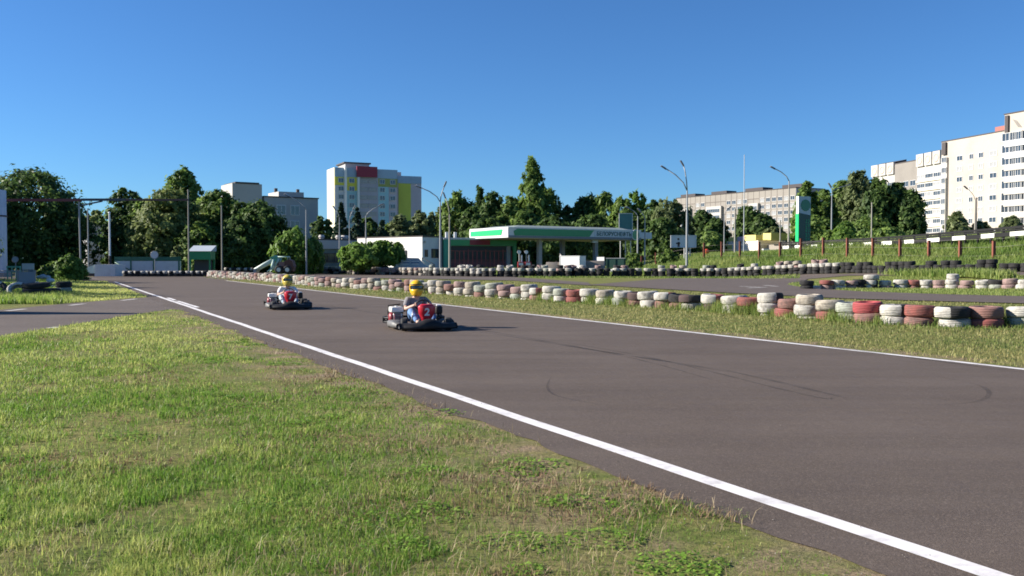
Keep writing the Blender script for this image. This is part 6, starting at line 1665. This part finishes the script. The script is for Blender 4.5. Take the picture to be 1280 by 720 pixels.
# ------------------------------------------------------------------ far end of the track
# ramp
WRMP = M('ramp_white', (0.62, 0.62, 0.62), rough=0.7, vary=0.08, scale=2, dirt=(0.4, 0.4, 0.4), dirt_amt=0.5)
d = 96; x0, y0 = P(118, d); hz_ = Zp(330.6, d); wl = P(143.5, d)[0] - x0
o = thing('white_ramp', 'white concrete ramp sloping up to a block before the barrier wall', 'ramp', (x0, y0, 0), 0.0)
mb = MB(); mb.box((wl / 2, 1.2, hz_ / 2), (wl, 2.4, hz_)); mb.build('block', WRMP, o)
xs_ = P(94, d)[0] - x0
T = Matrix(((1, 0, 0, 0), (0, 0, 1, 0), (0, 1, 0, 0), (0, 0, 0, 1)))
mb = MB(); mb.prism([(xs_, 0.28), (0, 0.28), (0, hz_ - 0.003), (xs_, 0.36)], 0.05, 2.3, T=T); mb.build('slope', M('ramp_pale_green', (0.58, 0.66, 0.62), rough=0.7), o)
mb = MB(); mb.box((xs_ / 2, 0.4, 0.13), (abs(xs_), 0.6, 0.25)); mb.build('base', ROOFD, o)
# barrier wall
d = 101; x0, y0 = P(144, d); x1, y1 = P(226, d); w_ = x1 - x0; ht = Zp(321, d)
o = thing('barrier_wall', 'pale panel wall with dark green posts and a green top rail', 'wall', (x0, y0, 0), 0.0)
mb = MB(); mb.box((w_ / 2, 0, (ht - 0.42) / 2), (w_, 0.12, ht - 0.42)); mb.build('panels', M('barrier_panel', (0.50, 0.54, 0.56), rough=0.7, vary=0.08, scale=1.2, dirt=(0.32, 0.34, 0.35), dirt_amt=0.5), o)
DGR = M('barrier_green', (0.02, 0.11, 0.065), rough=0.5)
mb = MB(); mb.box((w_ / 2, -0.01, ht - 0.20), (w_, 0.16, 0.40)); mb.build('top_rail', DGR, o)
for u_ in (144.5, 164, 192.5, 224):
    mb = MB(); mb.box((P(u_, d)[0] - x0, -0.09, ht / 2), (0.13, 0.07, ht)); mb.build('post', DGR, o)
mb = MB(); mb.tube([(0.1, -0.3, ht - 0.55), (P(166, d)[0] - x0, -0.3, 0.45)], 0.06, 6); mb.build('handrail', DGR, o)
# round sign
def round_sign(label, u, d, v, r, vb=None):
    x, y = P(u, d); h = Zp(v, d); o = thing('round_sign', label, 'sign', (x, y, float(hz(x, y))), 0, 'round signs at the far end')
    T = Matrix.Translation((0, -0.06, h)) @ Matrix.Rotation(math.pi / 2, 4, 'X')
    mb = MB(); mb.cyl((0, 0, -0.015), (0, 0, 0.015), r, n=24, T=T); mb.build('disc', M('sign_face', (0.55, 0.56, 0.56), rough=0.4), o)
    mb = MB(); mb.lathe([(r, -0.02), (r + .03, -0.02), (r + .03, 0.025), (r, 0.025)], n=24, T=T, closed=True); mb.build('rim', GALV, o)
    mb = MB(); mb.cyl((0, 0, 0), (0, 0, h + r * 0.5), 0.035, n=8); mb.build('post', GALV, o)
round_sign('round pale sign on a post before the barrier wall', 193.5, 98, 318.5, 0.36)
round_sign('small round sign on a post behind the grey railing', 19.5, 78, 324.5, 0.22)
# kiosk
d = 100; x0, y0 = P(236.5, d); w_ = P(262.5, d)[0] - x0; z1 = Zp(306.5, d); z2 = Zp(324.5, d); z3 = Zp(314.0, d)
o = thing('green_kiosk', 'green kiosk on posts with a grey sloping roof behind the tyres', 'kiosk', (x0, y0, 0), 0.06)
KG = M('kiosk_green', (0.02, 0.22, 0.09), rough=0.45, vary=0.06)
mb = MB(); mb.box((w_ / 2, 0.9, (z2 + z3) / 2), (w_, 1.8, z3 - z2)); mb.build('cabin', KG, o)
mb = MB(); mb.add([(-0.1, -0.15, z3), (w_ + 0.1, -0.15, z3), (w_ + 0.1, 1.9, z1), (-0.1, 1.9, z1), (-0.1, 1.9, z3), (w_ + .1, 1.9, z3)], [(0, 1, 2, 3), (3, 2, 5, 4), (0, 3, 4), (1, 5, 2), (0, 4, 5, 1)]); mb.build('roof', M('kiosk_roof', (0.42, 0.46, 0.50), rough=0.6), o)
for xx in (0.08, w_ - 0.08):
    for yy in (0.08, 1.7): mb = MB(); mb.box((xx, yy, z2 / 2), (0.14, 0.14, z2)); mb.build('post', KG, o)
mb = MB(); mb.box((w_ / 2, 1.2, z2 / 2), (w_ - 0.3, 0.1, z2 - 0.1)); mb.build('back_panel', M('kiosk_back', (0.05, 0.055, 0.07), rough=0.8), o)
# loader
GLD = M('loader_green', (0.40, 0.55, 0.48), rough=0.5, vary=0.1); BRN = M('loader_brown', (0.11, 0.045, 0.035), rough=0.7, vary=0.2, scale=3)
d = 92; x0, y0 = P(351, d); f_ = d * K / 1131
o = thing('skid_loader', 'small old loader with a pale green lift arm and reddish brown body', 'loader', (x0, y0, float(hz(x0, y0))), 0.05)
q = lambda u_, v_: ((u_ - 351) * f_, Zp(v_, d) - float(hz(x0, y0)))
pt = lambda u_, v_, y_=0.0: (q(u_, v_)[0], y_, q(u_, v_)[1])
mb = MB()
mb.prism([q(347, 337), q(348.5, 329), q(356, 327), q(362, 324), q(366.5, 326), q(368.5, 333), q(367, 339)], -0.65, 0.65, T=T); bd = mb.build('body', BRN, o)
mb = MB(); mb.box((q(354, 330)[0], -0.67, q(354, 330)[1]), (0.5, 0.05, 0.4)); mb.build('engine_cover', M('loader_pink', (0.22, 0.12, 0.11), rough=0.7), bd)
mb = MB()
for y_ in (-0.55, 0.55): 
    mb.tube([pt(344, 324, y_), pt(341, 335, y_), pt(343, 337.5, y_)], 0.12, 6)
    mb.tube([pt(350, 323, y_), pt(348, 328, y_), pt(345, 335, y_)], 0.09, 6)
    mb.tube([pt(349, 321, y_), pt(361, 321, y_), pt(361, 325, y_)], 0.05, 6)
mb.build('cab_frame', GLD, o)
mb = MB(); mb.prism([q(338.5, 322), q(345, 319.2), q(349, 321.5), q(348, 327.5), q(342, 324)], -0.62, 0.62, T=T); mb.build('cab_roof', M('loader_dark_green', (0.10, 0.33, 0.22), rough=0.5), o)
mb = MB()
for y_ in (-0.45, 0.45):
    mb.tube([pt(342, 324.5, y_), pt(331, 330.5, y_), pt(320, 337, y_)], 0.13, 6)
    mb.tube([pt(341, 327.5, y_), pt(330, 333.0, y_), pt(322, 337.5, y_)], 0.08, 6)
mb.tube([pt(331, 330.5, -0.45), pt(331, 330.5, 0.45)], 0.06, 6)
am = mb.build('lift_arm', M('loader_pale', (0.55, 0.63, 0.58), rough=0.5), o)
mb = MB(); mb.prism([q(318.5, 336), q(323, 336), q(322, 341.5), q(316, 341.8), q(316.5, 340.6), q(319.5, 340)], -0.7, 0.7, T=T); mb.build('bucket', GALV, am)
mb = MB(); mb.tube([pt(342, 335, -0.6), pt(336, 339.5, -0.6)], 0.06, 6); mb.tube([pt(342, 335, 0.6), pt(336, 339.5, 0.6)], 0.06, 6); mb.build('strut', GLD, o)
for u_ in (350.5, 361):
    for y_ in (-0.72, 0.72):
        Tw = Matrix.Translation(pt(u_, 337.0, y_)) @ Matrix.Rotation(math.pi / 2, 4, 'X')
        mb = MB(); mb.lathe([(0.16, -0.12), (0.34, -0.13), (0.37, -0.07), (0.37, 0.07), (0.34, 0.13), (0.16, 0.12)], n=20, T=Tw, closed=True); wh = mb.build('wheel', KRUB, o)
        mb = MB(); mb.cyl((0, 0, -0.125), (0, 0, 0.125), 0.19, n=16, T=Tw); mb.build('rim', M('wheel_white', (0.68, 0.68, 0.66), rough=0.6), wh)

# ------------------------------------------------------------------ near end of the service road, shaded side
SRL = M('railing_grey', (0.22, 0.23, 0.26), rough=0.5)
d = 54; x0, y0 = P(-22, d); w_ = P(44, d)[0] - x0; ht = Zp(338.5, d)
o = thing('grey_railing', 'grey steel railing with a solid end panel beside the black tyres', 'railing', (x0, y0, 0), 0.0)
mb = MB(); mb.tube([(0, 0, ht), (w_, 0, ht)], 0.025, 8); mb.tube([(0, 0, 0.35), (w_, 0, 0.35)], 0.02, 8)
xm = P(22, d)[0] - x0
mb.build('rails', SRL, o)
mb = MB()
for k in range(26): mb.tube([(xm * k / 26, 0, 0.35), (xm * k / 26, 0, ht)], 0.011, 5)
mb.build('bars', SRL, o)
for xx in (0.02, xm, w_ - 0.03): mb = MB(); mb.box((xx, 0, ht / 2), (0.07, 0.07, ht + 0.05)); mb.build('post', SRL, o)
mb = MB(); mb.box(((xm + w_) / 2, 0.0, ht * 0.55), (w_ - xm - 0.12, 0.03, ht * 0.8)); mb.build('end_panel', M('railing_panel', (0.24, 0.26, 0.32), rough=0.6), o)
d = 70; x0, y0 = P(35, d)
o = thing('notice_board', 'pale grey notice board on two posts behind the railing', 'notice board', (x0, y0, 0), 0.0)
zt, zb_ = Zp(329.3, d), Zp(337, d); w_ = P(42.5, d)[0] - P(27.5, d)[0]
mb = MB(); mb.box((0, 0, (zt + zb_) / 2), (w_, 0.06, zt - zb_)); mb.build('panel', M('notice_grey', (0.50, 0.52, 0.53), rough=0.6), o)
for s in (-1, 1): mb = MB(); mb.box((s * w_ * 0.42, 0.05, zt / 2), (0.06, 0.05, zt)); mb.build('post', SRL, o)
d = 74; x0, y0 = P(8, d); w_ = P(25, d)[0] - x0; zt = Zp(332.5, d)
o = thing('green_barrier', 'light green low barrier rail behind the grey railing', 'barrier', (x0, y0, 0), 0.0)
LG = M('barrier_light_green', (0.20, 0.50, 0.34), rough=0.5)
mb = MB(); mb.box((w_ / 2, 0, zt - 0.06), (w_, 0.08, 0.12)); mb.box((w_ / 2, 0, zt * 0.6), (w_, 0.06, 0.08)); mb.build('rails', LG, o)
for q_ in (0.03, 0.35, 0.68, 0.97): mb = MB(); mb.box((w_ * q_, 0.06, zt / 2), (0.08, 0.06, zt)); mb.build('post', LG, o)
# tapering shape added unseen outside the frame to shade the service road
x0, y0 = P(-105, 27.4)
o = thing('tapered_shadow_caster', 'unseen tapering shape added outside the frame to shade the service road', 'shadow caster', (x0, y0, 0), 0.0)
mb = MB(); mb.add([(-0.2, -1.1, 0), (0.2, -1.1, 0), (0.2, 1.1, 0), (-0.2, 1.1, 0), (-0.15, -0.12, 3.1), (0.15, -0.12, 3.1), (0.15, 0.12, 3.1), (-0.15, 0.12, 3.1)], [(0, 1, 5, 4), (1, 2, 6, 5), (2, 3, 7, 6), (3, 0, 4, 7), (4, 5, 6, 7)]); mb.build('shaft', WRMP, o)
mb = MB(); mb.box((0, 0, 0.1), (0.8, 2.0, 0.2)); mb.build('footing', CONC, o)

# ------------------------------------------------------------------ brown posts, wire and the road barrier on the bank
RUST = M('rusty_post', (0.20, 0.060, 0.038), rough=0.85, vary=0.3, scale=6, dirt=(0.08, 0.03, 0.02), dirt_amt=0.6)
PL = [(1290, 65.5), (1242, 68), (1200, 72), (1161, 76), (1125, 80), (1091, 84), (1059, 87.5), (1029, 91), (1001, 94.5), (975, 98), (949, 101), (925, 104), (902, 106.5), (880, 108.5), (839, 112), (820, 114), (802, 115), (785, 116)]
o0 = PT(*PL[0]); fence = thing('wire_fence', 'long fence of rusty brown posts and thin wires along the embankment', 'fence', o0, 0)
for i, (u_, d_) in enumerate(PL):
    p = PT(u_, d_); hgt = (25 if u_ > 1000 else 21.5 - max(0, (880 - u_)) * 0.05) / 1131 * d_ * K
    mb = MB(); mb.box((0, 0, hgt / 2 - 0.1), (0.19, 0.19, hgt + 0.2)); mb.box((0, 0, hgt + 0.012), (0.21, 0.21, 0.02))
    mb.build('post', RUST, fence, (p[0] - o0[0], p[1] - o0[1], p[2] - o0[2]))
mb = MB()
for (a, b_) in zip(PL[:-1], PL[1:]):
    p, q_ = Vector(PT(*a)) - Vector(o0), Vector(PT(*b_)) - Vector(o0)
    for z in (0.35, 0.95, 1.5): mb.tube([p + Vector((0, 0, z)), q_ + Vector((0, 0, z))], 0.008, 4)
mb.build('wires', M('fence_wire', (0.22, 0.20, 0.19), rough=0.6), fence)
# guard rail painted in black and white lengths
GP_ = [(1330, 70.5), (1280, 73.5), (1240, 76.5), (1200, 80), (1160, 84), (1120, 88), (1080, 93), (1040, 98.5), (1000, 105), (975, 110)]
vr = {1330: 278, 1280: 284.5, 1240: 288, 1200: 291.3, 1160: 294.6, 1120: 297.6, 1080: 300, 1040: 302, 1000: 303.8, 975: 305}
o0 = PT(1280, 74)
gr = thing('guard_rail', 'road barrier with black and white painted lengths along the top of the bank', 'guard rail', o0, 0)
GBK = M('rail_black', (0.014, 0.014, 0.015), rough=0.7, spec=0.2); GWH = M('rail_white', (0.76, 0.75, 0.70), rough=0.5, dirt=(0.4, 0.38, 0.34), dirt_amt=0.4, dscale=2)
pts = []
for (u_, d_) in GP_:
    x, y = P(u_, d_); pts.append(Vector((x, y, Zp(vr[u_], d_))) - Vector(o0))
dens_ = []
for a, c in zip(pts[:-1], pts[1:]):
    for k in range(10): dens_.append(a.lerp(c, k / 10))
dens_.append(pts[-1])
mb = MB(); up = Vector((0, 0, 1))
cum = 0.0
mbp = MB()
mb_w = MB()
prev = None
for a, c in zip(dens_[:-1], dens_[1:]):
    t = (c - a); ln = t.length; cum += ln; t.normalize(); n_ = Vector((t.y, -t.x, 0)).normalized()
    if n_.y > 0: n_ = -n_
    def seg(mbx, o_, z0, z1, th, mi):
        vs = []
        for p_ in (a, c):
            for (oo, zz) in ((o_, z0), (o_ + th, z0), (o_ + th, z1), (o_, z1)): vs.append(p_ + n_ * oo + up * zz)
        mbx.add(vs, [(0, 1, 5, 4), (1, 2, 6, 5), (2, 3, 7, 6), (3, 0, 4, 7), (0, 3, 2, 1), (4, 5, 6, 7)], mi)
    seg(mb, 0.0, 0.0, 0.17, 0.08, 0)
    seg(mb, 0.0, -0.16, -0.04, 0.06, 0)
    white = (cum % 2.9) < 1.35
    seg(mb, 0.02, -0.56, -0.24, 0.12, 1 if white else 0)
mb.build('beam', [GBK, GWH], gr)
for i, p in enumerate(dens_[::4]):
    zg = float(hz(p.x + o0[0], p.y + o0[1])) - o0[2]
    m2 = MB(); m2.box((0, 0.10, (p.z + 0.2 + zg) / 2), (0.14, 0.14, max(0.3, p.z + 0.2 - zg))); m2.build('post', GBK, gr, (p.x, p.y + 0.08, 0))
# few white stones by the fence, far barrier heaps
for (u_, v_, s_, k_) in ((764, 329.0, 0.45, 1), (770, 327.5, 0.40, 2), (760, 331, 0.32, 3)):
    x, y = P(u_, 99); rock(x, y, float(hz(x, y)) + 0.05, s_, 20 + k_, ['', 'largest pale rock at the end of the concrete block', 'pale rock behind the largest one by the green container', 'small pale rock nearest the far barrier by the container'][k_])
